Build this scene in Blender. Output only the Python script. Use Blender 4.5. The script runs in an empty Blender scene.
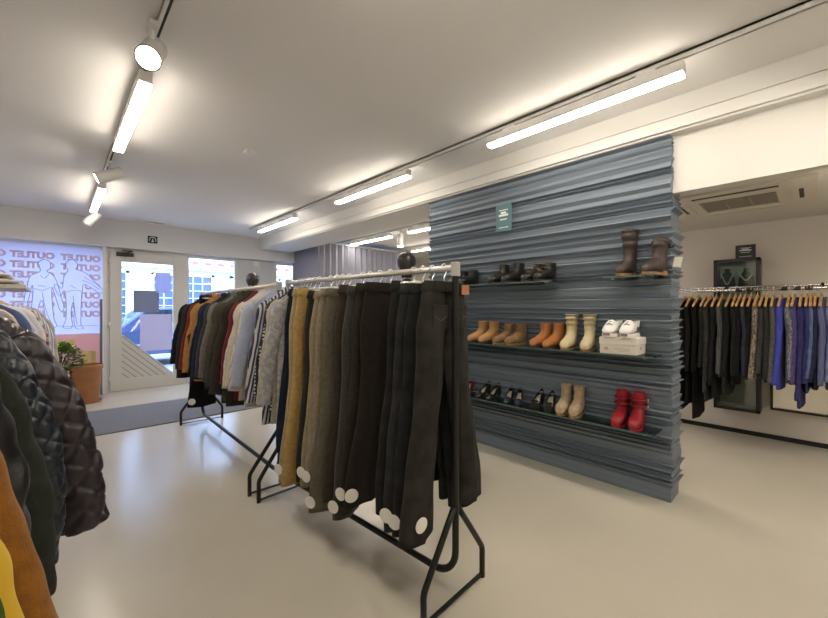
import bpy, math, random
from mathutils import Vector, Matrix, noise
PI = math.pi
rnd = random.Random(7)
sc = bpy.context.scene
C = sc.collection

# ------------------------------------------------------------------ camera, world, exposure
CAM = Vector((0, 0, 1.3)); YAW = math.radians(43.53)
cam_d = bpy.data.cameras.new('camera'); cam = bpy.data.objects.new('camera', cam_d); C.objects.link(cam)
cam.location = CAM; cam.rotation_euler = (PI/2, 0, -YAW)
cam_d.sensor_width = 36; cam_d.lens = 16.52; cam_d.clip_start = .02
sc.camera = cam
w = bpy.data.worlds.new('world'); sc.world = w; w.use_nodes = True
bg = w.node_tree.nodes['Background']; bg.inputs[0].default_value = (.50, .68, 1.0, 1); bg.inputs[1].default_value = 5.6
sc.view_settings.view_transform = 'Standard'; sc.view_settings.look = 'None'
sc.view_settings.gamma = 1; sc.view_settings.use_curve_mapping = False
sc.view_settings.exposure = 1.0
LAMP = 21.0          # radiance of the linear lamps
SPOT = 190.0

def ray(px, py):
    u = (px-414)/380.; v = (308.7-py)/380.
    return Vector((math.sin(YAW)+u*math.cos(YAW), math.cos(YAW)-u*math.sin(YAW), v))
def atY(px, py, Y):                     # where a plane of constant Y stands
    r = ray(px, py); return CAM + r*(Y/r.y)

def yOn(px, X=2.87): r = ray(px, 300); return r.y*X/r.x
# ------------------------------------------------------------------ materials
MATS = {}
def mat(name, col, rough=.6, metal=0., bump=0., bscale=60., var=0., vscale=6., sheen=0., emit=None, es=0., coat=0., spec=.5):
    if name in MATS: return MATS[name]
    m = bpy.data.materials.new(name); m.use_nodes = True; nt = m.node_tree; b = nt.nodes['Principled BSDF']
    b.inputs['Base Color'].default_value = (*col, 1); b.inputs['Roughness'].default_value = rough
    b.inputs['Metallic'].default_value = metal; b.inputs['Specular IOR Level'].default_value = spec
    if sheen: b.inputs['Sheen Weight'].default_value = sheen; b.inputs['Sheen Roughness'].default_value = .5
    if coat: b.inputs['Coat Weight'].default_value = coat
    if emit: b.inputs['Emission Color'].default_value = (*emit, 1); b.inputs['Emission Strength'].default_value = es
    tc = nt.nodes.new('ShaderNodeTexCoord')
    if var:
        n = nt.nodes.new('ShaderNodeTexNoise'); n.inputs['Scale'].default_value = vscale; n.inputs['Detail'].default_value = 6
        nt.links.new(tc.outputs['Object'], n.inputs['Vector'])
        r = nt.nodes.new('ShaderNodeValToRGB')
        r.color_ramp.elements[0].position = .3; r.color_ramp.elements[1].position = .7
        r.color_ramp.elements[0].color = (*[c*(1-var) for c in col], 1); r.color_ramp.elements[1].color = (*[min(1, c*(1+var)) for c in col], 1)
        nt.links.new(n.outputs['Fac'], r.inputs['Fac']); nt.links.new(r.outputs['Color'], b.inputs['Base Color'])
    if bump:
        n2 = nt.nodes.new('ShaderNodeTexNoise'); n2.inputs['Scale'].default_value = bscale; n2.inputs['Detail'].default_value = 4
        nt.links.new(tc.outputs['Object'], n2.inputs['Vector'])
        bp = nt.nodes.new('ShaderNodeBump'); bp.inputs['Strength'].default_value = bump; bp.inputs['Distance'].default_value = .01
        nt.links.new(n2.outputs['Fac'], bp.inputs['Height']); nt.links.new(bp.outputs['Normal'], b.inputs['Normal'])
    MATS[name] = m; return m
def fabric(name, col, var=.16, rough=.9, sheen=None):
    sheen = (.10 if max(col) > .15 else .02) if sheen is None else sheen
    return mat(name, col, rough, bump=.25, bscale=260, var=var, vscale=40, sheen=sheen, spec=.15)
def denim(name, col): return mat(name, col, .92, bump=.3, bscale=420, var=.3, vscale=14, sheen=.02, spec=.12)
def patterned(name, cols, kind='stripe', scale=60., axis=(1, .8, 0), rough=.88, dist=0.):
    """stripes / plaid / dots / chevron / tweed in object space"""
    if name in MATS: return MATS[name]
    m = mat(name, cols[0], rough, sheen=.1, spec=.25); nt = m.node_tree; b = nt.nodes['Principled BSDF']
    tc = nt.nodes.new('ShaderNodeTexCoord')
    rp = nt.nodes.new('ShaderNodeValToRGB'); rp.color_ramp.interpolation = 'CONSTANT'
    el = rp.color_ramp.elements; el[0].color = (*cols[0], 1); el[1].color = (*cols[1], 1); el[1].position = .5
    if kind in ('stripe', 'plaid', 'chevron'):
        dp = nt.nodes.new('ShaderNodeVectorMath'); dp.operation = 'DOT_PRODUCT'; dp.inputs[1].default_value = axis
        nt.links.new(tc.outputs['Object'], dp.inputs[0])
        mu = nt.nodes.new('ShaderNodeMath'); mu.operation = 'MULTIPLY'; mu.inputs[1].default_value = scale
        if kind == 'chevron':
            sx = nt.nodes.new('ShaderNodeTexWave'); sx.inputs['Scale'].default_value = 9; sx.wave_profile = 'TRI'
            nt.links.new(tc.outputs['Object'], sx.inputs['Vector'])
            ad = nt.nodes.new('ShaderNodeMath'); ad.operation = 'MULTIPLY_ADD'; ad.inputs[1].default_value = .03
            nt.links.new(sx.outputs['Fac'], ad.inputs[0]); nt.links.new(dp.outputs['Value'], ad.inputs[2]); nt.links.new(ad.outputs[0], mu.inputs[0])
        else: nt.links.new(dp.outputs['Value'], mu.inputs[0])
        fr = nt.nodes.new('ShaderNodeMath'); fr.operation = 'FRACT'; nt.links.new(mu.outputs[0], fr.inputs[0])
        nt.links.new(fr.outputs[0], rp.inputs['Fac']); out = rp.outputs['Color']
        if kind == 'plaid':
            sp = nt.nodes.new('ShaderNodeSeparateXYZ'); nt.links.new(tc.outputs['Object'], sp.inputs[0])
            m2 = nt.nodes.new('ShaderNodeMath'); m2.operation = 'MULTIPLY'; m2.inputs[1].default_value = scale; nt.links.new(sp.outputs['Z'], m2.inputs[0])
            f2 = nt.nodes.new('ShaderNodeMath'); f2.operation = 'FRACT'; nt.links.new(m2.outputs[0], f2.inputs[0])
            r2 = nt.nodes.new('ShaderNodeValToRGB'); r2.color_ramp.interpolation = 'CONSTANT'
            r2.color_ramp.elements[0].color = (*cols[0], 1); r2.color_ramp.elements[1].color = (*cols[-1], 1); r2.color_ramp.elements[1].position = .6
            nt.links.new(f2.outputs[0], r2.inputs['Fac'])
            mx = nt.nodes.new('ShaderNodeMixRGB'); mx.inputs['Fac'].default_value = .5
            nt.links.new(out, mx.inputs[1]); nt.links.new(r2.outputs['Color'], mx.inputs[2]); out = mx.outputs[0]
    elif kind == 'dots':
        vo = nt.nodes.new('ShaderNodeTexVoronoi'); vo.inputs['Scale'].default_value = scale; vo.inputs['Randomness'].default_value = .25
        nt.links.new(tc.outputs['Object'], vo.inputs['Vector']); nt.links.new(vo.outputs['Distance'], rp.inputs['Fac'])
        el[0].color = (*cols[1], 1); el[1].color = (*cols[0], 1); el[1].position = .3; out = rp.outputs['Color']
    else:
        no = nt.nodes.new('ShaderNodeTexNoise'); no.inputs['Scale'].default_value = scale; no.inputs['Detail'].default_value = 3
        nt.links.new(tc.outputs['Object'], no.inputs['Vector']); nt.links.new(no.outputs['Fac'], rp.inputs['Fac']); out = rp.outputs['Color']
    nt.links.new(out, b.inputs['Base Color'])
    return m
def glass(name, tint=(1, 1, 1), gl=.07, rough=.02):
    if name in MATS: return MATS[name]
    m = bpy.data.materials.new(name); m.use_nodes = True; nt = m.node_tree; nt.nodes.remove(nt.nodes['Principled BSDF'])
    t = nt.nodes.new('ShaderNodeBsdfTransparent'); t.inputs[0].default_value = (*tint, 1)
    g = nt.nodes.new('ShaderNodeBsdfGlossy'); g.inputs['Roughness'].default_value = rough
    lw = nt.nodes.new('ShaderNodeLayerWeight'); lw.inputs['Blend'].default_value = .25
    mu = nt.nodes.new('ShaderNodeMath'); mu.operation = 'MULTIPLY_ADD'; mu.inputs[1].default_value = .35; mu.inputs[2].default_value = gl
    nt.links.new(lw.outputs['Fresnel'], mu.inputs[0])
    x = nt.nodes.new('ShaderNodeMixShader'); nt.links.new(mu.outputs[0], x.inputs[0]); nt.links.new(t.outputs[0], x.inputs[1]); nt.links.new(g.outputs[0], x.inputs[2])
    nt.links.new(x.outputs[0], nt.nodes['Material Output'].inputs[0]); MATS[name] = m; return m
def film(name, col, tr=.5):
    m = bpy.data.materials.new(name); m.use_nodes = True; nt = m.node_tree; nt.nodes.remove(nt.nodes['Principled BSDF'])
    d = nt.nodes.new('ShaderNodeBsdfDiffuse'); d.inputs[0].default_value = (*col, 1)
    t = nt.nodes.new('ShaderNodeBsdfTranslucent'); t.inputs[0].default_value = (*col, 1)
    x = nt.nodes.new('ShaderNodeMixShader'); x.inputs[0].default_value = tr
    nt.links.new(d.outputs[0], x.inputs[1]); nt.links.new(t.outputs[0], x.inputs[2]); nt.links.new(x.outputs[0], nt.nodes['Material Output'].inputs[0])
    MATS[name] = m; return m

white_paint = mat('white_paint', (.72, .70, .66), .7, bump=.04, bscale=30)
beam_paint = mat('beam_paint', (.74, .725, .69), .65)
back_paint = mat('back_wall_paint', (.70, .64, .57), .8, bump=.04, bscale=25)
ceil_paint = mat('ceiling_paint', (.80, .785, .765), .85, bump=.03, bscale=20)
white_metal = mat('white_metal', (.78, .77, .75), .4)
frame_white = mat('frame_white', (.66, .67, .66), .45)
black_metal = mat('black_metal', (.014, .015, .014), .42, spec=.35)
black_gloss = mat('black_gloss', (.012, .013, .014), .22)
chrome = mat('chrome', (.80, .80, .78), .22, metal=1.)
wire = mat('hook_wire', (.78, .78, .76), .3, metal=.8)
clear_plastic = mat('pale_plastic', (.78, .76, .72), .3)
black_plastic = mat('black_plastic', (.02, .02, .02), .45)
wood = mat('hanger_wood', (.62, .38, .16), .5, var=.25, vscale=20)
sticker_white = mat('sticker_white', (.86, .84, .79), .5)
slot_dark = mat('slot_dark', (.03, .027, .024), .7)
lamp_glow = mat('lamp_glow', (.9, .9, .9), .5, emit=(1, .90, .76), es=LAMP)
soft_glow = mat('soft_spot_glow', (.9, .9, .9), .5, emit=(1, .91, .78), es=25.)
spot_glow = mat('spot_glow', (.9, .9, .9), .5, emit=(1, .91, .78), es=SPOT)
shelf_glass = glass('shelf_glass', (.55, .66, .64), .10)
window_glass = glass('window_glass', (.95, .97, 1.), .05)

# ------------------------------------------------------------------ mesh helpers
class MB:
    def __init__(s): s.v = []; s.f = []
    def add(s, vs, fs):
        o = len(s.v); s.v += [tuple(p) for p in vs]; s.f += [tuple(i+o for i in q) for q in fs]; return s
    def box(s, a, b, M=None):
        x0, y0, z0 = a; x1, y1, z1 = b
        vs = [Vector(p) for p in ((x0,y0,z0),(x1,y0,z0),(x1,y1,z0),(x0,y1,z0),(x0,y0,z1),(x1,y0,z1),(x1,y1,z1),(x0,y1,z1))]
        if M: vs = [M @ p for p in vs]
        return s.add(vs, [(3,2,1,0),(4,5,6,7),(0,1,5,4),(1,2,6,5),(2,3,7,6),(3,0,4,7)])
    def loft(s, rings, caps=(True, True), skip=None):
        n = len(rings[0]); vs = [p for r in rings for p in r]; fs = []
        for i in range(len(rings)-1):
            for j in range(n):
                if skip and skip(i, j): continue
                k = (j+1) % n; fs.append((i*n+j, i*n+k, (i+1)*n+k, (i+1)*n+j))
        if caps[0]: fs.append(tuple(reversed(range(n))))
        if caps[1]: fs.append(tuple(range((len(rings)-1)*n, len(rings)*n)))
        return s.add(vs, fs)
    def tube(s, pts, r, n=10, closed=False):
        pts = [Vector(p) for p in pts]; rings = []; up = None; m = len(pts)
        for i, p in enumerate(pts):
            t = (pts[min(i+1, m-1)] - pts[max(i-1, 0)]).normalized()
            if up is None: up = Vector((0, 0, 1)) if abs(t.z) < .9 else Vector((1, 0, 0))
            a = t.cross(up).normalized(); b = a.cross(t).normalized(); up = b
            rr = r[i] if isinstance(r, (list, tuple)) else r
            rings.append([p + a*rr*math.cos(2*PI*j/n) + b*rr*math.sin(2*PI*j/n) for j in range(n)])
        return s.loft(rings)
    def lathe(s, prof, n=24, c=(0, 0, 0), M=None):
        rings = []
        for r, z in prof:
            ring = [Vector((c[0]+r*math.cos(2*PI*j/n), c[1]+r*math.sin(2*PI*j/n), c[2]+z)) for j in range(n)]
            rings.append([M @ p for p in ring] if M else ring)
        return s.loft(rings)
    def prism(s, poly, d, M=None):       # polygon in XY extruded along +Z by d
        n = len(poly); vs = [Vector((x, y, 0)) for x, y in poly] + [Vector((x, y, d)) for x, y in poly]
        if M: vs = [M @ p for p in vs]
        return s.add(vs, [tuple(reversed(range(n))), tuple(range(n, 2*n))] + [(i, (i+1) % n, n+(i+1) % n, n+i) for i in range(n)])
    def build(s, name, m, parent=None, smooth=False, bevel=0., loc=None):
        me = bpy.data.meshes.new(name); me.from_pydata(s.v, [], s.f); me.update()
        if smooth: me.polygons.foreach_set('use_smooth', [True]*len(me.polygons))
        me.materials.append(m)
        o = bpy.data.objects.new(name, me); C.objects.link(o)
        if parent: o.parent = parent
        if loc: o.location = loc
        if smooth == 'auto':
            try: me.set_sharp_from_angle(angle=math.radians(40))
            except Exception: pass
        if bevel:
            b = o.modifiers.new('bevel', 'BEVEL'); b.width = bevel; b.segments = 2; b.limit_method = 'ANGLE'
        return o
def tag(o, label, cat, group=None, kind=None):
    o['label'] = label; o['category'] = cat
    if group: o['group'] = group
    if kind: o['kind'] = kind
    return o
def thing(name, label, cat, loc=(0, 0, 0), rz=0., group=None):
    o = bpy.data.objects.new(name, None); C.objects.link(o); o.empty_display_size = .1
    o.location = loc; o.rotation_euler = (0, 0, rz); return tag(o, label, cat, group)
def struct(name, mb, m, bevel=0.):
    o = mb.build(name, m, bevel=bevel); o['kind'] = 'structure'; return o
def dup(root, loc, rz, label, group=None):
    r = root.copy(); C.objects.link(r); r.location = loc; r.rotation_euler = (0, 0, rz); r['label'] = label
    if group: r['group'] = group
    for ch in list(root.children):
        c = ch.copy(); C.objects.link(c); c.parent = r
        for g in list(ch.children):
            d = g.copy(); C.objects.link(d); d.parent = c
    return r
def catmull(pts, n):
    pts = [Vector(p) for p in pts]; P = [2*pts[0]-pts[1]] + pts + [2*pts[-1]-pts[-2]]; out = []
    m = len(pts)-1
    for i in range(n):
        t = i/(n-1)*m; k = min(int(t), m-1); u = t-k; a, b, c, d = P[k:k+4]
        out.append(.5*((2*b) + (c-a)*u + (2*a-5*b+4*c-d)*u*u + (3*b-a-3*c+d)*u**3))
    return out
def interp(keys, t):
    for (a, va), (b, vb) in zip(keys, keys[1:]):
        if t <= b:
            u = (t-a)/(b-a) if b > a else 0; u = max(0, min(1, u))
            return va + (vb-va)*u
    return keys[-1][1]
def smooth_interp(keys, t):
    for (a, va), (b, vb) in zip(keys, keys[1:]):
        if t <= b:
            u = max(0, min(1, (t-a)/(b-a))); u = u*u*(3-2*u); return va+(vb-va)*u
    return keys[-1][1]

# ------------------------------------------------------------------ setting
CEIL = 2.68; YD = 7.6; YH = 7.45
LW = -.95; BACKY = -3.0; RW = 5.22; FARX = 7.2; XB = 3.0
fl = mat('floor_resin', (.60, .555, .465), .22, var=.05, vscale=1.3, bump=.02, bscale=4, spec=.45)
struct('floor', MB().box((LW-.2, BACKY-.2, -.1), (FARX+.2, YD+.25, 0)), fl)
struct('ceiling', MB().box((LW-.2, BACKY-.2, CEIL), (FARX+.2, YD+.25, CEIL+.1)), ceil_paint)
struct('wall_left', MB().box((LW-.15, BACKY-.2, 0), (LW, YD+.2, CEIL)), white_paint)
struct('wall_rear', MB().box((LW, BACKY-.15, 0), (FARX, BACKY, CEIL)), white_paint)
struct('wall_right', MB().box((RW, BACKY, 0), (RW+.15, 2.9, CEIL)), back_paint)
struct('wall_right_return', MB().box((RW+.15, 2.75, 0), (FARX, 2.9, CEIL)), white_paint)
struct('wall_far_right', MB().box((FARX, 2.9, 0), (FARX+.15, YD+.2, CEIL)), white_paint)
struct('baseboard_right', MB().box((RW-.012, BACKY, 0), (RW, 2.9, .045)), black_gloss)
# ceiling beam with its two-step profile, downstand panel and lowered soffit
bm_ = MB().box((2.93, BACKY, 2.555), (3.55, YH, CEIL)).box((2.94, BACKY, 2.548), (3.55, YH, 2.555)).box((2.93, BACKY, 2.475), (3.55, YH, 2.548))
struct('trim_1', bm_, beam_paint)
struct('trim_2', MB().box((2.955, BACKY, 2.462), (3.55, YH, 2.475)), beam_paint)
struct('wall_downstand', MB().box((3.03, BACKY, 2.08), (3.10, .67, 2.463)), white_paint)
struct('ceiling_soffit', MB().box((3.10, BACKY, 2.18), (RW, 2.9, 2.24)), mat('soffit_paint', (.74, .70, .64), .8))
# shop front
z0 = 2.26
struct('wall_header', MB().box((LW, YH, z0), (FARX, YD+.2, CEIL)), mat('header_paint', (.70, .695, .70), .75))
sf = MB()
sf.box((LW, YD, 0), (-.62, YD+.14, z0)).box((2.56, YD, 0), (3.27, YD+.14, z0)).box((4.6, YD, 0), (FARX, YD+.14, z0)).box((1.70, YD, 0), (2.56, YD+.14, .22)).box((3.27, YD, 0), (4.6, YD+.14, .6))
struct('wall_front', sf, mat('front_paint', (.62, .63, .65), .75))
def window(n, x0, x1, za, zb, fw=.05, pane=True):
    m = MB().box((x0, YD-.02, zb-fw), (x1, YD+.06, zb)).box((x0, YD-.02, za), (x1, YD+.06, za+fw)).box((x0, YD-.02, za+fw), (x0+fw, YD+.06, zb-fw)).box((x1-fw, YD-.02, za+fw), (x1, YD+.06, zb-fw))
    o = m.build('window_%d' % n, frame_white); o['kind'] = 'structure'
    MB().box((x0+fw, YD+.015, za+fw), (x1-fw, YD+.021, zb-fw)).build('pane', window_glass, o)
window(1, -.62, .60, .03, z0); window(2, 1.68, 2.56, .22, z0, .055); window(3, 3.27, 4.6, .6, z0, .05)
struct('trim_3', MB().box((.555, YD-.09, 0), (.60, YD-.02, z0)), white_metal)
dk = MB().box((.515, YD-.16, 0), (.545, YD-.12, 1.45)); struct('trim_4', dk, mat('grey_profile', (.20, .19, .21), .4, metal=.4))

# door: stiles, rails, slanted glass and the planked triangle below it
X0, X1, DZ = .64, 1.64, 2.24
D = MB().box((.60, YD-.03, 0), (X0, YD+.07, DZ+.02)).box((X1, YD-.03, 0), (X1+.045, YD+.07, DZ+.02)).box((X0, YD-.03, DZ-.02), (X1, YD+.07, DZ+.02)).build('door_1', frame_white); D['kind'] = 'structure'
gx0, gx1, gz1 = .79, 1.49, 2.05
leaf = MB().box((X0+.002, YD-.05, .004), (gx0, YD, DZ-.022)).box((gx1, YD-.05, .004), (X1-.002, YD, DZ-.022)).box((gx0, YD-.05, gz1), (gx1, YD, DZ-.022)).box((gx0, YD-.05, .004), (gx1, YD, .19))
MB().prism([(gx0, .88), (gx0, .185), (gx1, .185)], .02, Matrix.Translation((0, YD-.002, 0)) @ Matrix.Rotation(PI/2, 4, 'X')).build('plank_backing', mat('groove_grey', (.30, .30, .29), .7), D)
MR = Matrix.Rotation(PI/2, 4, 'X')
def xz(y): return Matrix.Translation((0, y, 0)) @ MR          # prism in XZ plane, extruded towards -Y
leaf.build('door_leaf', mat('door_paint', (.66, .65, .62), .5), D, bevel=.004)
pl = MB()
for k in range(7):                                             # slanted planks with a v-groove between them
    a = k/7; b = (k+1)/7-.022
    def cut(t): return [(gx0, .19+(.88-.19)*t), (gx0+(gx1-gx0)*t*1.0, .19)] if t > 0 else [(gx0, .19), (gx0, .19)]
    pa, pb = cut(a), cut(b)
    poly = ([pa[0], pa[1], pb[1], pb[0]] if a > 0 else [(gx0, .19), pb[1], pb[0]])
    pl.prism(poly, .018, xz(YD-.022))
pl.build('planks', MATS['door_paint'], D)
MB().prism([(gx0, .88), (gx1, .19), (gx1, .215), (gx0, .905)], .045, xz(YD)).build('slanted_bar', MATS['door_paint'], D)
MB().prism([(gx0, .89), (gx1, .20), (gx1, gz1), (gx0, gz1)], .006, xz(YD-.02)).build('pane', window_glass, D)
cl = MB().box((.72, YD-.10, 2.135), (.94, YD-.05, 2.195)).build('door_closer', black_plastic, D, bevel=.006)
MB().tube([(.86, YD-.09, 2.20), (.92, YD-.16, 2.215), (.80, YD-.05, 2.225)], .008, 6).build('closer_arm', black_plastic, cl)
for z in (.2, 1.05, 1.75, 2.05):
    MB().lathe([(.012, -.045), (.012, .045)], 10, (.635, YD-.06, z)).build('hinge', frame_white, D, True)
hd = MB().tube([(1.57, YD-.05, 1.05), (1.57, YD-.10, 1.05), (1.46, YD-.10, 1.05)], .009, 8).box((1.555, YD-.058, .97), (1.585, YD-.05, 1.12)).build('door_handle', chrome, D)

# papers taped to the door glass
def sheet(name, label, px, m, group='papers taped to the door glass', y=YD-.03):
    (xa, ya), (xb, yb) = px
    p = atY(xa, ya, y); q = atY(xb, yb, y)
    r = thing(name, label, 'notice', ((p.x+q.x)/2, y, q.z), 0, group); w_ = abs(q.x-p.x)/2; h_ = p.z-q.z
    MB().box((-w_, -.0015, 0), (w_, 0, h_)).build('sheet', m, r)
    MB().box((-w_, -.0025, h_-.012), (-w_+.05, -.0015, h_)).box((w_-.05, -.0025, h_-.012), (w_, -.0015, h_)).build('tape', film_tape, r)
film_tape = film('tape_film', (.8, .8, .8), .5)
sheet('notice_sheet', 'grey translucent notice in the middle of the door glass', [(133.5, 290), (159, 312)], film('grey_sheet', (.34, .35, .40), .45), y=YD-.030)
sheet('notice_sheet', 'large pale pink notice, lowest on the door glass', [(140, 314), (171.5, 349)], film('pink_sheet', (.66, .60, .66), .5), y=YD-.034)
sheet('notice_sheet', 'pale lilac notice, uppermost on the door glass', [(155.5, 272), (170.5, 293)], film('lilac_sheet', (.60, .62, .80), .5), y=YD-.038)

# ------------------------------------------------------------------ poster film in the shop window (seen from behind, so its word is mirrored)
PY = YD-.055
pr = thing('window_poster', 'large shop window poster with mirrored OUTLET rows and two outlined figures', 'poster', (0, PY, 0))
f_white = film('poster_white', (.80, .78, .88), .6); f_cor = film('poster_coral', (.78, .50, .46), .5); f_let = film('poster_letter', (.78, .56, .50), .55); f_yel = film('poster_yellow', (.86, .84, .42), .6)
def L(px, py): p = atY(px, py, PY); return (p.x, p.z)
MB().box((-.57, 0, .93), (.55, .004, 2.215)).build('white_field', f_white, pr)
MB().box((-.57, 0, .08), (.55, .004, .928)).build('coral_band', f_cor, pr)
def text_mesh(name, body, size, m, parent, M, bold=.0, extrude=.001, spacing=1.0):
    cu = bpy.data.curves.new(name, 'FONT'); cu.body = body; cu.size = size; cu.offset = bold; cu.extrude = extrude; cu.space_character = spacing
    cu.align_x = 'CENTER'
    t = bpy.data.objects.new(name+'_curve', cu); C.objects.link(t)
    me = bpy.data.meshes.new_from_object(t.evaluated_get(bpy.context.evaluated_depsgraph_get()))
    bpy.data.objects.remove(t); me.transform(M); me.name = name; me.materials.clear(); me.materials.append(m)
    o = bpy.data.objects.new(name, me); C.objects.link(o); o.parent = parent; return o
figs = [ # silhouettes of the two outlined figures, in plate pixels
 [(38,262),(44,259),(50,262),(50,268),(47,271),(53,275),(57,282),(61,296),(64,308),(60,310),(55,295),(52,287),(52,300),(54,318),(57,326),(48,326),(44,308),(42,300),(38,308),(36,326),(28,326),(31,310),(33,292),(32,285),(28,300),(24,300),(28,282),(31,275),(40,271)],
 [(66,262),(72,259),(77,263),(77,267),(76,269),(86,273),(98,285),(103,290),(100,293),(92,288),(84,284),(82,292),(81,306),(81,324),(84,328),(75,327),(74,310),(73,302),(71,312),(72,327),(63,327),(66,318),(66,300),(64,290),(60,296),(54,286),(57,284),(62,288),(64,276),(68,270),(66,267)]]
import bmesh
def inside(P, x, z):
    k = False
    for (xa, za), (xb, zb) in zip(P, P[1:]+P[:1]):
        if (za > z) != (zb > z) and x < (xb-xa)*(z-za)/(zb-za)+xa: k = not k
    return k
FP = [[L(*q) for q in fg] for fg in figs]
for r_ in range(7):
    for xx, word in ((.305, 'OUTLET'), (-.205, 'OUTLET'), (-.515, 'O')):
        M = Matrix.Translation((xx, -.002, 2.02-.139*r_)) @ Matrix.Scale(-1, 4, (1, 0, 0)) @ MR
        o = text_mesh('lettering', word, .118, f_let, pr, M, .0075, .0, 1.0)
        bm = bmesh.new(); bm.from_mesh(o.data)             # the rows stop at the outlines of the two figures
        x = -.58
        while x < .6:
            bmesh.ops.bisect_plane(bm, geom=bm.verts[:]+bm.edges[:]+bm.faces[:], plane_co=(x, 0, 0), plane_no=(1, 0, 0)); x += .012
        for q in range(12):
            bmesh.ops.bisect_plane(bm, geom=bm.verts[:]+bm.edges[:]+bm.faces[:], plane_co=(0, 0, 2.01-.139*r_+q*.01), plane_no=(0, 0, 1))
        dead = [f for f in bm.faces if any(inside(P, f.calc_center_median().x, f.calc_center_median().z) for P in FP) or f.calc_center_median().x < -.56]
        bmesh.ops.delete(bm, geom=dead, context='FACES'); bm.to_mesh(o.data); bm.free()
for P in FP:
    Q = [Vector((x, -.0045, z)) for x, z in P]; Q.append(Q[0])
    MB().tube(catmull(Q, 140), .0036, 5).build('figure_outline', mat('poster_line', (.34, .35, .46), .8), pr)
ln = MB()
for seg in ([(34,288),(42,290),(51,287)],[(42,292),(46,310),(51,322)],[(64,292),(74,290),(82,291)],[(73,296),(75,312),(77,324)],[(70,285),(76,288)],[(38,285),(46,286)],[(56,325),(64,326),(98,325)],[(82,280),(92,284),(99,289)],[(40,275),(44,278),(49,274)],[(84,277),(95,283)]):
    ln.tube(catmull([Vector((L(*q)[0], -.0045, L(*q)[1])) for q in seg], 14), .003, 5)
ln.build('line_drawing', MATS['poster_line'], pr)
yb = MB()
for a, b in (((57, 339.5), (64.5, 349)), ((67.5, 339.5), (75, 349)), ((82, 351), (88.5, 363)), ((89.5, 351), (96, 363))):
    p = L(*a); q = L(*b); yb.box((p[0], -.003, q[1]), (q[0], -.001, p[1]))
yb.build('yellow_blocks', f_yel, pr)

# ------------------------------------------------------------------ street outside
struct('street_ground', MB().box((-14, YD+.25, -.12), (22, 30, -.02)), mat('asphalt', (.30, .32, .36), .8, var=.2, vscale=3))
bd = thing('street_building', 'pale facade with shop front and windows across the street, seen through the door', 'building', (1.5, 17, -.02))
MB().box((-15, 0, 0), (15, .3, 8)).build('facade', mat('facade', (.55, .60, .66), .8, var=.12, vscale=.8), bd)
fd = mat('facade_opening', (.06, .09, .16), .25); fr_ = mat('facade_frame', (.62, .66, .72), .6)
sgw = mat('fascia', (.75, .75, .74), .6)
for xx in (-12.4, -9.2, -6, -3.4, -.6, 2.2, 5.0, 7.8, 10.6, 13):
    o = MB().box((xx-1.0, -.06, 0), (xx+1.0, -.01, 2.6)).build('shop_window', fd, bd)
    b_ = MB().box((xx-1.08, -.12, 0), (xx-.98, -.02, 2.7)).box((xx+.98, -.12, 0), (xx+1.08, -.02, 2.7)).box((xx-1.08, -.12, 2.6), (xx+1.08, -.02, 2.75))
    for k in range(1, 6): b_.box((xx-1+k*.33-.015, -.1, 0), (xx-1+k*.33+.015, -.06, 2.6))
    for k in range(1, 9): b_.box((xx-1, -.1, k*.29-.012), (xx+1, -.06, k*.29+.012))
    b_.build('grille', fr_, o)
    o = MB().box((xx-.6, -.06, 4.0), (xx+.6, -.01, 6.2)).build('upper_window', fd, bd)
    MB().box((xx-.7, -.12, 3.9), (xx+.7, -.02, 4.0)).box((xx-.03, -.1, 4.0), (xx+.03, -.06, 6.2)).build('window_frame', fr_, o)
fs_ = MB().box((-15, -.2, 2.85), (15, 0, 3.5)).build('fascia', sgw, bd)
rb = MB()
for k in range(60): rb.box((-14+k*.47, -.215, 3.06), (-14+k*.47+.24, -.2, 3.18))
rb.build('fascia_panels', mat('fascia_red', (.42, .10, .10), .6), fs_)
def car():
    r = thing('car', 'dark blue parked car low in the door glass', 'car', (2.0, 11.2, -.02))
    prof = [(-2.1, .28), (-2.1, .68), (-1.7, .80), (-1.05, .86), (-.45, 1.36), (.9, 1.38), (1.6, .95), (2.05, .88), (2.1, .3)]
    rings = []
    for y, s in ((-.82, .97), (-.78, 1), (.78, 1), (.82, .97)): rings.append([Vector((x*s, y*(1 if z < .9 else .86), .05+(z-.05)*s)) for x, z in prof])
    MB().loft(rings).build('body', mat('car_paint', (.03, .05, .12), .25, coat=.6), r, bevel=.03)
    MB().prism([(-.9, .9), (-.42, 1.3), (.85, 1.32), (1.35, .96)], 1.5, Matrix.Translation((0, .76, 0)) @ MR).build('side_glass', mat('car_glass', (.02, .03, .05), .1), r)
    for x in (-1.3, 1.3):
        for y in (-.85, .68):
            MB().lathe([(.2, 0), (.31, .01), (.31, .17), (.2, .18)], 20, M=Matrix.Translation((x, y+.17, .31)) @ MR).build('wheel', black_plastic, r, True)
car()

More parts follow.
